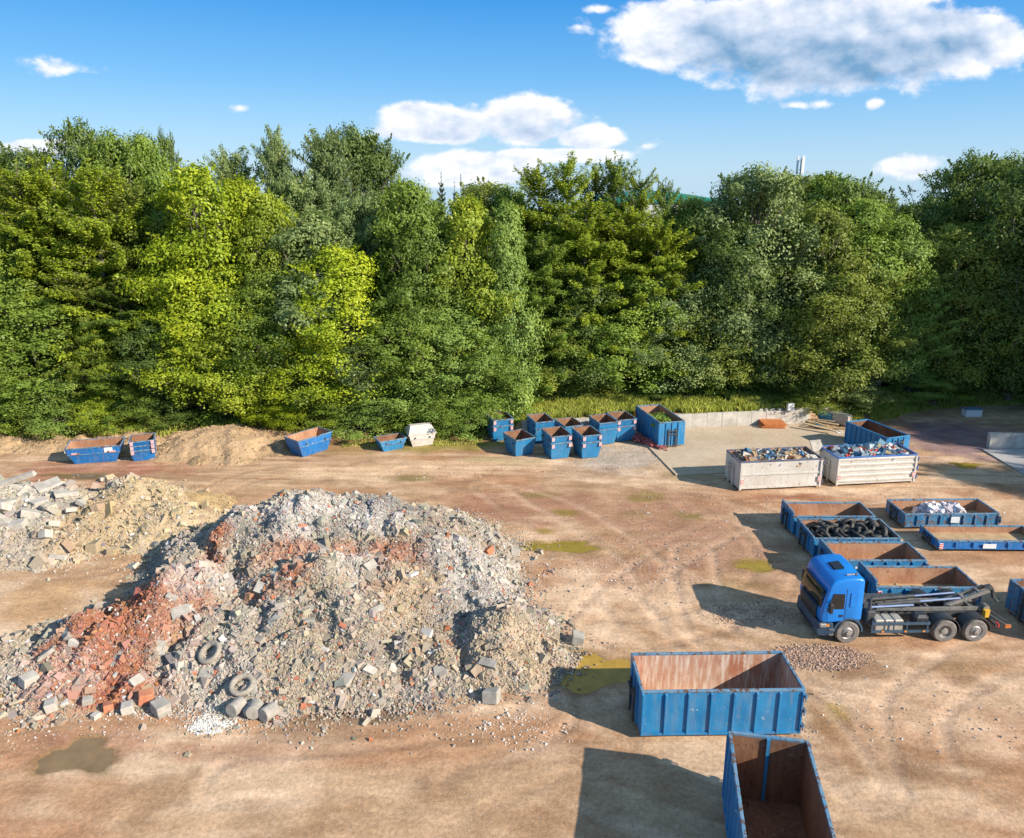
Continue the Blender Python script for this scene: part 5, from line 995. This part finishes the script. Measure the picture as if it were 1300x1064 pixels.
        for i in range(nlev):
            t = (i+g.uniform(-.3, .3))/nlev; z = zlo+(9.75-zlo)*max(0, t); R0 = (3.0 if kind == 'larch' else 2.1)*(1-t)**(.5 if kind == 'larch' else .72)*(1 if t > .12 else .8)+.2
            for k in range(g.integers(6, 9) if t < .9 else 4):
                a = g.uniform(0, 6.283); L_ = R0*g.uniform(.55, 1.12); up = g.uniform(.0, .5) if kind == 'larch' else g.uniform(-.25, .02)
                if t > .8: up += .5
                dirv = np.array([math.cos(a), math.sin(a), up]); side = np.array([-math.sin(a), math.cos(a), 0]); base = np.array([0, 0, z])
                end = base+dirv*L_; addtube([base, base+dirv*L_*.5, end], [.028, .018, .006], 4)
                m = int((300 if kind == 'larch' else 160)*L_/2+20); s_ = g.random(m)**.75; wd = .42*(1-s_*.75)*min(1, L_/1.4)+.04
                off = g.uniform(-1, 1, m)*wd; droop = -.10*np.abs(off)-.05*g.random(m) if kind == 'larch' else -.3*np.abs(off)
                P = base+dirv*(s_*L_)[:, None]+side*off[:, None]; P[:, 2] += droop+g.normal(0, .035 if kind == 'spruce' else .085, m)
                N_ = np.array([0, 0, 1.0])+dirv*.25+g.normal(0, .45, (m, 3)); LV.append(leaf_quads(P, N_, .15, g, .42) if kind == 'spruce' else leaf_quads(P, N_, .135, g, .5))
        # leading shoot
        m = 60; P = np.stack([g.normal(0, .05, m), g.normal(0, .05, m), g.uniform(9.2, 10.25, m)], 1); LV.append(leaf_quads(P, g.normal(0, 1, (m, 3)), .14, g, .35))
    elif kind == 'birch':
        addtube([(0, 0, -.3), (.1, 0, 3), (0, .1, 6.5), (0, 0, 9.3)], [.18, .13, .07, .02], 7)
        nb = 125
        for i in range(nb):
            z = 1.6+7.0*g.random()**.8; a = g.uniform(0, 6.283); t = (z-1.6)/7.4; L_ = (2.9*(1-t)**.6+.7)*g.uniform(.6, 1.1); el = g.uniform(.7, 1.25)
            dirv = np.array([math.cos(a)*math.cos(el), math.sin(a)*math.cos(el), math.sin(el)]); base = np.array([0, 0, z]); pts = [base+dirv*L_*f+np.array([math.cos(a), math.sin(a), -.15])*(f**2)*L_*.35 for f in (0, .33, .66, 1)]
            if pts[-1][2] > 10.1: L_ *= .7; pts = [base+dirv*L_*f+np.array([math.cos(a), math.sin(a), -.15])*(f**2)*L_*.35 for f in (0, .33, .66, 1)]
            addtube(pts, [.035, .025, .015, .006], 4); m = int(330*L_/2+20); s_ = g.uniform(.12, 1.05, m)
            C0 = base+dirv*(L_*s_)[:, None]+np.array([math.cos(a), math.sin(a), -.15])*((s_**2)*L_*.35)[:, None]
            ln = g.random(m)*.55; an = g.uniform(0, 6.283, m); wv = .16+.16*np.sin(s_*3.1); P = C0+np.stack([np.cos(an)*wv, np.sin(an)*wv, ln*.4-.12], 1)*g.uniform(.3, 1.2, m)[:, None]+g.normal(0, .04, (m, 3))
            N_ = np.array([math.cos(a)*.6, math.sin(a)*.6, .5])+g.normal(0, .55, (m, 3)); LV.append(leaf_quads(P, N_, .125, g, .5))
    Vv = np.concatenate(LV); me = np_mesh(kind+'_crown', Vv, np.arange(len(Vv)).reshape(-1, 4), mats=[LM['mid']])
    tm_ = np_mesh(kind+'_trunk', TV, TQ, mats=[M['bark']], smooth=True); return me, tm_
LIB = {}
for kd, ns in (('maple', 3), ('broad', 3), ('column', 1), ('bush', 2), ('oak', 1), ('larch', 3), ('spruce', 1), ('birch', 2)):
    LIB[kd] = [make_tree(kd, 100+i*7+len(kd)) for i in range(ns)]
cnt = {}
def tree(px, top, Yd, wd, kind, lm, label, name=None, group='trees of the wood behind the yard', dz=0.0, xw=None, ztp=None, cat='tree'):
    x = xat(px, top, Yd) if xw is None else xw; zt = ztop(top, Yd) if ztp is None else ztp; zb = Gz(x, Yd)-.1+dz; h = zt-zb; i = cnt.get(kind, 0); cnt[kind] = i+1
    cm, tm_ = LIB[kind][i % len(LIB[kind])]; rz = (i*2.39996) % 6.283
    nm = name or {'maple': 'broadleaf_tree', 'broad': 'broadleaf_tree', 'column': 'broadleaf_tree', 'bush': 'shrub', 'oak': 'broadleaf_tree', 'larch': 'larch_tree', 'spruce': 'spruce_tree', 'birch': 'birch_tree'}[kind]
    if cat == 'tree' and kind == 'bush': cat = 'shrub'
    r = empty(nm, (x, Yd, zb), rz, label, cat, group)
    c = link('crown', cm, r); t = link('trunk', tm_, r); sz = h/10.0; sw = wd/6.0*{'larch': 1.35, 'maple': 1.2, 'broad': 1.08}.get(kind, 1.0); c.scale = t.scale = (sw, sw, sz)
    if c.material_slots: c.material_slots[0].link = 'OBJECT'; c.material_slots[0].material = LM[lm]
    return r
TREES = [
 # back row
 (-30, 190, 70, 9, 'broad', 'dark', 'dark broadleaf tree at the far left edge, behind the yellow-green larches'),
 (25, 195, 69, 9, 'broad', 'dark', 'dark tree behind the leftmost larch top'),
 (96, 166, 71, 7.5, 'oak', 'dark', 'dark round-topped tree poking up over the larches at the left'),
 (140, 180, 69, 8, 'broad', 'mid', 'mid green tree right of the dark round top at the left'),
 (178, 182, 70, 7, 'broad', 'mid', 'mid green tree left of the small isolated dark top'),
 (209, 178, 75, 3.2, 'oak', 'dark', 'small isolated dark tree top against the sky left of the lime tree'),
 (240, 226, 74, 7, 'broad', 'mid', 'green tree filling the dip left of the sparse willow'),
 (290, 172, 72, 7.5, 'birch', 'grey', 'sparse feathery grey-green tree against the sky, left of the highest trees'),
 (345, 150, 71, 6.5, 'birch', 'grey', 'left one of the highest feathery trees in the left half'),
 (408, 150, 69, 9, 'birch', 'grey', 'highest feathery grey-green tree in the left half'),
 (448, 172, 73, 8, 'broad', 'dark', 'dark tree on the right flank of the highest feathery tree'),
 (485, 196, 75, 7, 'oak', 'dark', 'dark tree with loose branches sloping down right of the highest group'),
 (375, 205, 66, 8, 'birch', 'grey', 'feathery grey-green tree in front of the highest one'),
 (450, 232, 64.5, 8.5, 'birch', 'grey', 'broad pale feathery tree leaning out between the lime trees and the dip'),
 (515, 240, 68, 7, 'broad', 'mid', 'green tree low in the skyline left of the small spruces'),
 (560, 224, 82, 4.6, 'spruce', 'needle', 'left small spruce in the skyline by the thin white mast'),
 (577, 236, 82, 4, 'spruce', 'needle', 'middle small spruce in the skyline by the thin white mast'),
 (598, 238, 80, 5, 'spruce', 'needle', 'right small spruce in the skyline by the thin white mast'),
 (620, 237, 73, 9, 'broad', 'olive', 'round olive tree in the dip of the skyline'),
 (646, 246, 72, 6, 'broad', 'mid', 'green tree in the skyline left of the high larches'),
 (684, 208, 69, 8, 'larch', 'yellow', 'leftmost of the high larches in the middle'),
 (722, 200, 68, 7.5, 'larch', 'yellow', 'second high larch from the left in the middle'),
 (757, 212, 71, 6.5, 'larch', 'olive', 'third high larch, a little lower, in the middle'),
 (781, 198, 69, 6.5, 'larch', 'mid', 'dark-tipped larch with the highest spreading top in the middle'),
 (812, 220, 67, 6, 'larch', 'yellow', 'fourth larch, pointed top, right of the spreading one'),
 (845, 230, 69, 4.6, 'larch', 'mid', 'slim larch just left of the green roof'),
 (880, 259, 70, 8, 'broad', 'olive', 'olive tree directly under the green roof'),
 (914, 262, 70, 7, 'broad', 'mid', 'dark green tree between the green roof and the big grey-green tree'),
 (960, 222, 66, 9.5, 'broad', 'grey', 'large grey-green tree right of the green roof'),
 (1010, 232, 71, 9, 'broad', 'olive', 'olive tree under the antenna mast'),
 (1052, 228, 70, 9, 'maple', 'mid', 'green tree just right of the antenna mast'),
 (1075, 232, 69, 8.5, 'broad', 'dark', 'dark tree on the right shoulder of the mast group'),
 (1110, 246, 73, 6.5, 'oak', 'dark', 'loose dark tree top left of the grey gable'),
 (1132, 262, 72, 5, 'oak', 'dark', 'small dark tree top touching the grey gable'),
 (1180, 262, 70, 7.5, 'broad', 'dark', 'dark round tree right of the grey gable'),
 (1212, 220, 74, 8, 'oak', 'dark', 'tall dark tree right of the small cloud'),
 (1242, 204, 74, 9, 'oak', 'dark', 'highest dark loose tree near the right edge'),
 (1276, 206, 76, 8, 'oak', 'dark', 'dark loose tree second from the right edge'),
 (1312, 188, 72, 8, 'larch', 'olive', 'olive tree cut by the right edge'),
 (1330, 210, 66, 10, 'broad', 'dark', 'dark tree just cut off by the right edge, lower branches'),
 # middle row
 (20, 208, 62, 8.5, 'larch', 'yellow', 'yellow-green larch nearest the left edge'),
 (-25, 300, 60, 9, 'broad', 'mid', 'green tree cut by the left edge below the larch'),
 (62, 205, 63, 8, 'larch', 'yellow', 'second yellow-green larch from the left edge'),
 (112, 208, 61.5, 9, 'larch', 'yellow', 'third yellow-green larch from the left, with bare trunk showing'),
 (160, 232, 64, 8, 'larch', 'olive', 'olive larch left of the lime trees'),
 (205, 236, 65, 7.5, 'maple', 'mid', 'green tree between the larches and the left lime tree'),
 (250, 226, 61, 8.5, 'maple', 'lime', 'tall lime green tree left of the middle of the left half'),
 (305, 234, 63, 8, 'maple', 'lime', 'second tall lime green tree, just right of the first'),
 (338, 262, 61.5, 6.5, 'maple', 'yellow', 'yellow-green tree below the highest feathery trees'),
 (398, 282, 60.5, 8, 'maple', 'grey', 'dull green tree between two lime green crowns'),
 (428, 318, 59.3, 8.5, 'maple', 'lime', 'lime green tree bulging forward right of the stack of lime crowns'),
 (522, 246, 62, 7.8, 'maple', 'mid', 'dark-hearted green tree right of the pale feathery tree'),
 (540, 292, 60.5, 7, 'broad', 'mid', 'mid green tree left of the yellow-green maple'),
 (592, 262, 61, 7, 'maple', 'yellow', 'yellow-green maple with golden sprays beside the egg-shaped tree'),
 (645, 272, 59.6, 6.8, 'column', 'fresh', 'egg-shaped fresh green tree reaching to the ground left of the larches'),
 (690, 300, 62, 7, 'larch', 'mid', 'green larch beside the egg-shaped tree'),
 (745, 252, 64, 8, 'larch', 'yellow', 'yellow-green larch in front of the high larches'),
 (795, 262, 63, 9, 'larch', 'yellow', 'wide yellow-green larch spreading its branches in the middle'),
 (838, 282, 64, 8, 'larch', 'yellow', 'yellow-green larch right of the wide spreading one'),
 (870, 330, 63, 7, 'larch', 'olive', 'lower olive larch right of the larch group'),
 (935, 290, 65, 8, 'broad', 'dark', 'dark green tree in the gap left of the grey-green tree'),
 (985, 300, 63.5, 9, 'broad', 'grey', 'grey-green tree in front of the large one of its colour'),
 (1040, 268, 65, 9, 'broad', 'olive', 'brownish olive tree in the middle of the right-hand group'),
 (1095, 262, 66, 9, 'maple', 'mid', 'green tree with a sunlit right flank'),
 (1140, 285, 65.5, 7, 'maple', 'fresh', 'fresh green sunlit tree left of the dark gap'),
 (1200, 290, 68, 8.5, 'broad', 'olive', 'olive tree right of the dark gap'),
 (1245, 288, 67.5, 9, 'broad', 'olive', 'lighter olive tree in front of the highest dark one'),
 (1295, 285, 68, 9, 'broad', 'dark', 'dark tree below the olive one at the right edge'),
 # front row
 (30, 375, 59, 9.5, 'broad', 'mid', 'low bushy green tree at the left edge above the dirt'),
 (95, 350, 59.5, 7.5, 'larch', 'olive', 'low larch in the lower left wood'),
 (150, 360, 59.3, 8, 'larch', 'mid', 'low mid green larch above the leftmost skip'),
 (198, 400, 59.2, 6.5, 'broad', 'dark', 'low dark tree above the stack of three skips'),
 (238, 350, 59.2, 7.6, 'maple', 'lime', 'low lime green tree above the brown mound'),
 (292, 372, 59.0, 7.2, 'maple', 'yellow', 'low yellow-green tree above the right side of the mound'),
 (345, 345, 59.4, 7.2, 'maple', 'mid', 'low green tree between two bright lime ones'),
 (388, 400, 58.8, 6.8, 'maple', 'lime', 'low bright lime tree directly above the lone skip'),
 (462, 400, 59.2, 6.5, 'broad', 'grey', 'low grey-green tree right of the bright lime ones'),
 (512, 372, 59.0, 7.4, 'broad', 'mid', 'low dark green tree above the white lidded skip'),
 (565, 392, 58.9, 7.5, 'broad', 'fresh', 'low fresh green tree right of the white lidded skip'),
 (612, 420, 58.9, 6, 'broad', 'mid', 'low green tree just left of the wall'),
 (706, 402, 60.8, 6.2, 'broad', 'olive', 'low olive tree at the left part of the grass bank'),
 (735, 345, 61.6, 7.5, 'broad', 'dark', 'dark green tree behind the middle skips'),
 (795, 352, 61.8, 8.5, 'broad', 'mid', 'bushy green tree behind the tall container'),
 (850, 348, 62, 7.5, 'broad', 'grey', 'grey-green bushy tree behind the tall container'),
 (902, 372, 62.4, 7.5, 'broad', 'olive', 'rounded olive tree above the wall'),
 (950, 420, 63, 6.5, 'broad', 'dark', 'dark low tree above the right half of the wall'),
 (1002, 400, 62.6, 6.5, 'broad', 'olive', 'low yellowish olive tree above the end of the wall'),
 (1062, 330, 63.2, 9, 'broad', 'olive', 'large round olive tree overhanging the timber heap'),
 (1125, 318, 64.5, 9.5, 'birch', 'olive', 'wide sunlit olive tree with hanging sprays above the far blue container'),
 (1172, 330, 66, 7, 'birch', 'fresh', 'feathery green tree on the edge of the shaded part'),
 (1228, 372, 68, 8, 'broad', 'dark', 'shaded dark tree above the white storage box'),  # shade put into the leaf colour of the dark far-right trees
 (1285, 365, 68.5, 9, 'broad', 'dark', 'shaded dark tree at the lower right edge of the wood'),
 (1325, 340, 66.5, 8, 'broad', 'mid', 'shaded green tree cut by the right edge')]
for t in TREES:
    t = list(t)
    if 690 < t[0] < 1010 and t[2] < 63.7: t[2] += 2.3
    tree(*t)
for (px, top, Yd, wd, kd, lm, lb) in [(118, 420, 57.9, 4.2, 'oak', 'yellow', 'slender young tree with a bare pale trunk behind the leftmost skip'), (320, 430, 57.8, 4.5, 'oak', 'lime', 'young lime green tree with a bare trunk at the right side of the earth mound'), (358, 425, 57.9, 4.2, 'oak', 'lime', 'young lime green tree with a bare trunk behind the lone skip')]: tree(px, top, Yd, wd, kd, lm, lb)
BUSH = [(22, 478, 57.4, 6, 'mid', 'green shrub at the left edge of the earth bank'), (72, 470, 57.2, 6, 'fresh', 'fresh green shrub above the leftmost skip'), (122, 492, 57.4, 5, 'yellow', 'yellow-green shrub behind the leftmost skip'), (165, 478, 57.8, 5, 'mid', 'green shrub behind the stack of three'), (212, 488, 58.4, 5, 'dark', 'dark shrub on the left of the brown mound'),
 (330, 480, 58.6, 5, 'lime', 'lime shrub at the right of the brown mound'), (372, 488, 58.0, 5, 'lime', 'lime shrub behind the lone skip'), (420, 492, 57.9, 5, 'mid', 'green shrub right of the lone skip'), (468, 486, 57.7, 5.5, 'fresh', 'fresh shrub left of the white lidded skip'), (512, 484, 58.0, 5.5, 'mid', 'green shrub directly behind the white lidded skip'),
 (556, 480, 57.7, 5.5, 'mid', 'green shrub right of the white lidded skip'), (595, 492, 57.7, 5, 'fresh', 'fresh shrub left of the first stack'), (640, 492, 59.3, 4.5, 'fresh', 'fresh green shrub behind the first stack'), (690, 486, 61.0, 4.5, 'olive', 'olive shrub on the left grass bank'), (728, 472, 61.6, 5, 'mid', 'green shrub on the bank behind the skips'), (775, 478, 61.8, 5, 'olive', 'olive shrub left of the tall container'),
 (830, 474, 62.0, 5.5, 'dark', 'dark shrub behind the tall container'), (885, 470, 62.2, 5.5, 'mid', 'green shrub above the middle of the wall'), (930, 480, 62.6, 4.5, 'dark', 'dark shrub above the right part of the wall'), (985, 470, 62.2, 4.8, 'olive', 'olive shrub behind the white box on the wall'), (1030, 478, 62.0, 5, 'olive', 'round olive shrub at the end of the wall'), (1075, 462, 62.8, 6, 'grey', 'grey-green shrub over the timber heap'),
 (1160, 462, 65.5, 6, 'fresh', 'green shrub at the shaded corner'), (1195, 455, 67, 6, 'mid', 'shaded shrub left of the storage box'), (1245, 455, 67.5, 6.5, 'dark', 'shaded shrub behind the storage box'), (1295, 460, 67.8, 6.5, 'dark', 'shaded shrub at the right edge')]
for (px, top, Yd, wd, lm, lb) in BUSH:
    if 650 < px < 1000: Yd += 2.6; wd *= .85
    tree(px, top, Yd, wd, 'bush', lm, lb, group='shrubs along the wood edge')
# trees to the right of the picture: they shade the track
g = random.Random(3)
for k, (x, y, zt, wd) in enumerate([(56, 50, 24, 10), (61, 60, 26, 11), (56, 61, 24, 9), (66, 30, 21, 11), (70, 38, 22, 11), (64, 45, 20, 10), (72, 46, 23, 11), (59, 54, 25, 10), (66, 55, 26, 11), (74, 57, 23, 11), (60, 65, 25, 10), (64, 69, 22, 10), (76, 28, 21, 11), (72, 22, 20, 11), (68, 48, 25, 11)]):
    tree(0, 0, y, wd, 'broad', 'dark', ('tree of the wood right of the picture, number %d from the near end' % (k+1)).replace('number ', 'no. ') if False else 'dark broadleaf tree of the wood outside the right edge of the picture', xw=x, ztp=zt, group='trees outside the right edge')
# a second depth of trees behind, seen only through gaps
for k in range(20):
    px = -40+k*70; Yd = 80+g.uniform(-2, 5)
    if 545 < px < 610 or 1120 < px < 1180 or 640 < px < 730: continue
    tree(px, g.uniform(262, 300), Yd, g.uniform(8, 10), 'broad', 'dark', 'dark tree deep in the wood showing only through gaps', group='trees deep in the wood')
# undergrowth and grass on the bank
def clumps(name, pts, rad, nleaf, size, lm, label, cat, seed):
    g = np.random.default_rng(seed); L_ = []
    for (x, y, z, r_) in pts:
        m = int(nleaf*(r_/rad)**2); d = g.normal(0, 1, (m, 3)); d[:, 2] = np.abs(d[:, 2]); d /= np.linalg.norm(d, axis=1, keepdims=True); P = np.array([x, y, z])+d*g.uniform(.5, 1.05, m)[:, None]*np.array([r_, r_, r_*.8]); L_.append(leaf_quads(P, d+g.normal(0, .5, (m, 3))+np.array([0, 0, .5]), size, g))
    Vv = np.concatenate(L_); me = np_mesh(name, Vv, np.arange(len(Vv)).reshape(-1, 4), mats=[LM[lm]]); tag(link(name, me), label, cat, None, 'stuff')
g = np.random.default_rng(8); pts = []
for i in range(420):
    x = g.uniform(-46, 62); d = g.uniform(1.6, 7); y = float(yb(x))+d+(3.6 if WA[0] < x < WB[0]+3 else 0)
    pts.append((x, y, Gz(x, y)-.1, g.uniform(.35, 1.0)))
clumps('undergrowth', pts, .7, 190, .24, 'mid', 'leafy undergrowth covering the bank beneath the trees', 'undergrowth', 9)
pts = [(x_, yb(x_)+d, Gz(x_, yb(x_)+d)-.1, r_) for x_, d, r_ in zip(g.uniform(-45, 60, 260), g.uniform(.5, 5, 260), g.uniform(.25, .6, 260)) if not (-29 < x_ < -15)]
clumps('undergrowth', pts, .5, 110, .2, 'yellow', 'yellow-green weeds along the foot of the wood', 'undergrowth', 19)
# leafy cuttings in the tall container
a = N_.location; pts = [(a.x+g.uniform(-.7, .7), a.y+g.uniform(-1.7, 1.2), 1.55, g.uniform(.3, .55)) for _ in range(16)]
clumps('garden_cuttings', pts, .5, 160, .16, 'fresh', 'leafy green cuttings piled in the tall blue container', 'garden cuttings', 29)
p_ = at(634, 556); clumps('weeds', [(p_[0]+g.uniform(-.3, .3), p_[1]+g.uniform(-.2, .8), 1.45, .3) for _ in range(5)], .4, 70, .12, 'fresh', 'weeds growing in the top skip left of the wall', 'weeds', 30)
# grass blades
def grass(n, regs, seed):
    g = np.random.default_rng(seed); Ps = []
    for (x0, x1, d0, d1, m, hh) in regs:
        x = g.uniform(x0, x1, m); y = yb(x)+g.uniform(d0, d1, m); k = fbm(x/1.5, y/1.5, 4, 3) > .38; Ps.append(np.stack([x[k], y[k], gheight(x[k], y[k])-.03, np.full(k.sum(), hh)], 1))
    P = np.concatenate(Ps); m = len(P); a = g.uniform(0, 6.283, m); h = P[:, 3]*g.uniform(.5, 1.5, m); wd = .05; bx_, by_ = np.cos(a)*wd, np.sin(a)*wd; l = g.normal(0, .25, (m, 2))*h[:, None]
    B_ = P[:, :3]; v = np.stack([B_-np.stack([bx_, by_, 0*a], 1), B_+np.stack([bx_, by_, 0*a], 1), B_+np.stack([l[:, 0]*.4+bx_*.6, l[:, 1]*.4+by_*.6, h*.6], 1), B_+np.stack([l[:, 0], l[:, 1], h], 1)], 1).reshape(-1, 3)
    me = np_mesh('grass', v, np.arange(m*4).reshape(-1, 4), mats=[LM['grass']]); tag(link('grass', me), 'long yellow-green grass on the bank above the wall and along the wood edge', 'grass', None, 'stuff')
grass(0, [(WA[0]-2, WB[0]+1, .1, 6.0, 60000, .45), (-9, WA[0], .0, 2.2, 7000, .3), (-14, WA[0], -2.4, .3, 3500, .14), (27, 36, .2, 4, 9000, .3), (-45, -14, .2, 3, 7000, .3), (35, 52, .1, 2, 5000, .35)], 3)
# ---------------------------------------------------------------- things beyond the wood
def building(name, x0, x1, y0, y1, h, m, roofm, label, rise=1.2, cat='building'):
    r = empty(name, ((x0+x1)/2, (y0+y1)/2, 0), 0, label, cat); hx, hy = (x1-x0)/2, (y1-y0)/2
    MB().box(-hx, hx, -hy, hy, -1, h).build('wall', m, r); rf = MB(); rf.loft([[(-hx-.3, -hy-.3, h), (0, -hy-.3, h+rise), (hx+.3, -hy-.3, h), (hx+.3, -hy-.3, h-.3), (-hx-.3, -hy-.3, h-.3)], [(-hx-.3, hy, h), (0, hy, h+rise), (hx+.3, hy, h), (hx+.3, hy, h-.3), (-hx-.3, hy, h-.3)]]); rf.build('roof', roofm, r)
    for k in range(int((x1-x0)//5)):
        mb = MB(); mb.box(-hx+1.5+k*5, -hx+3.8+k*5, -hy-.06, -hy+.04, h-3.2, h-1.8); mb.build('window', M['glass'], r)
    return r
M['hall'] = simple('pale_cladding', (0.55, 0.56, 0.58), (0.66, 0.66, 0.67), 1, .7); M['green_roof'] = simple('green_roof', (0.01, 0.22, 0.17), (0.02, 0.28, 0.22), 1, .6); M['grey_roof'] = simple('grey_roof', (0.12, 0.13, 0.17), (0.2, 0.2, 0.24), 1, .7)
Yh = 104
building('industrial_hall', xat(838, 250, Yh)-6, xat(898, 250, Yh)+2, Yh, Yh+25, ztop(254, Yh), M['hall'], M['green_roof'], 'hall with a green roof just visible above the larches', rise=1.1)
building('industrial_hall', xat(650, 300, 100), xat(800, 300, 100), 100, 122, ztop(288, 100), M['hall'], M['grey_roof'], 'pale hall glimpsed through the larches', rise=.8)
building('house', xat(1128, 290, 100), xat(1174, 290, 100), 100, 112, ztop(288, 100), M['hall'], M['grey_roof'], 'grey gabled house behind the dip in the trees on the right', rise=ztop(268, 100)-ztop(288, 100))
building('house', xat(1188, 312, 98), xat(1240, 312, 98), 98, 108, ztop(310, 98), M['hall'], M['grey_roof'], 'white house glimpsed between the dark trees near the right edge', rise=1.0)
def mast(px, top, Yd, r0, label, ant):
    x = xat(px, top, Yd); z = ztop(top, Yd); r = empty('antenna_mast', (x, Yd, 0), 0, label, 'mast'); MB().bar((0, 0, 0), (0, 0, z if not ant else z-.3), r0, r2=r0*.6, n=10).build('pole', M['steel_grey'], r)
    if ant:
        for k in range(3):
            a = k*2.09+.5; mb = MB(); cx_, cy_ = math.cos(a)*.42, math.sin(a)*.42; mb.box(cx_-.11, cx_+.11, cy_-.07, cy_+.07, z-2.1, z, ch=.03); mb.bar((0, 0, z-.6), (cx_, cy_, z-.6), .03); mb.bar((0, 0, z-1.6), (cx_, cy_, z-1.6), .03); mb.build('panel_antenna', M['plate'], r)
mast(1018, 198, 95, .13, 'mobile phone mast with white panel antennas rising over the trees', True)
mast(585, 221, 110, .10, 'thin white mast beside the small spruces', False)
for o in C.objects:
    if 'category' in o and 'kind' not in o: o['kind'] = 'thing'
print('objects', len(bpy.data.objects))
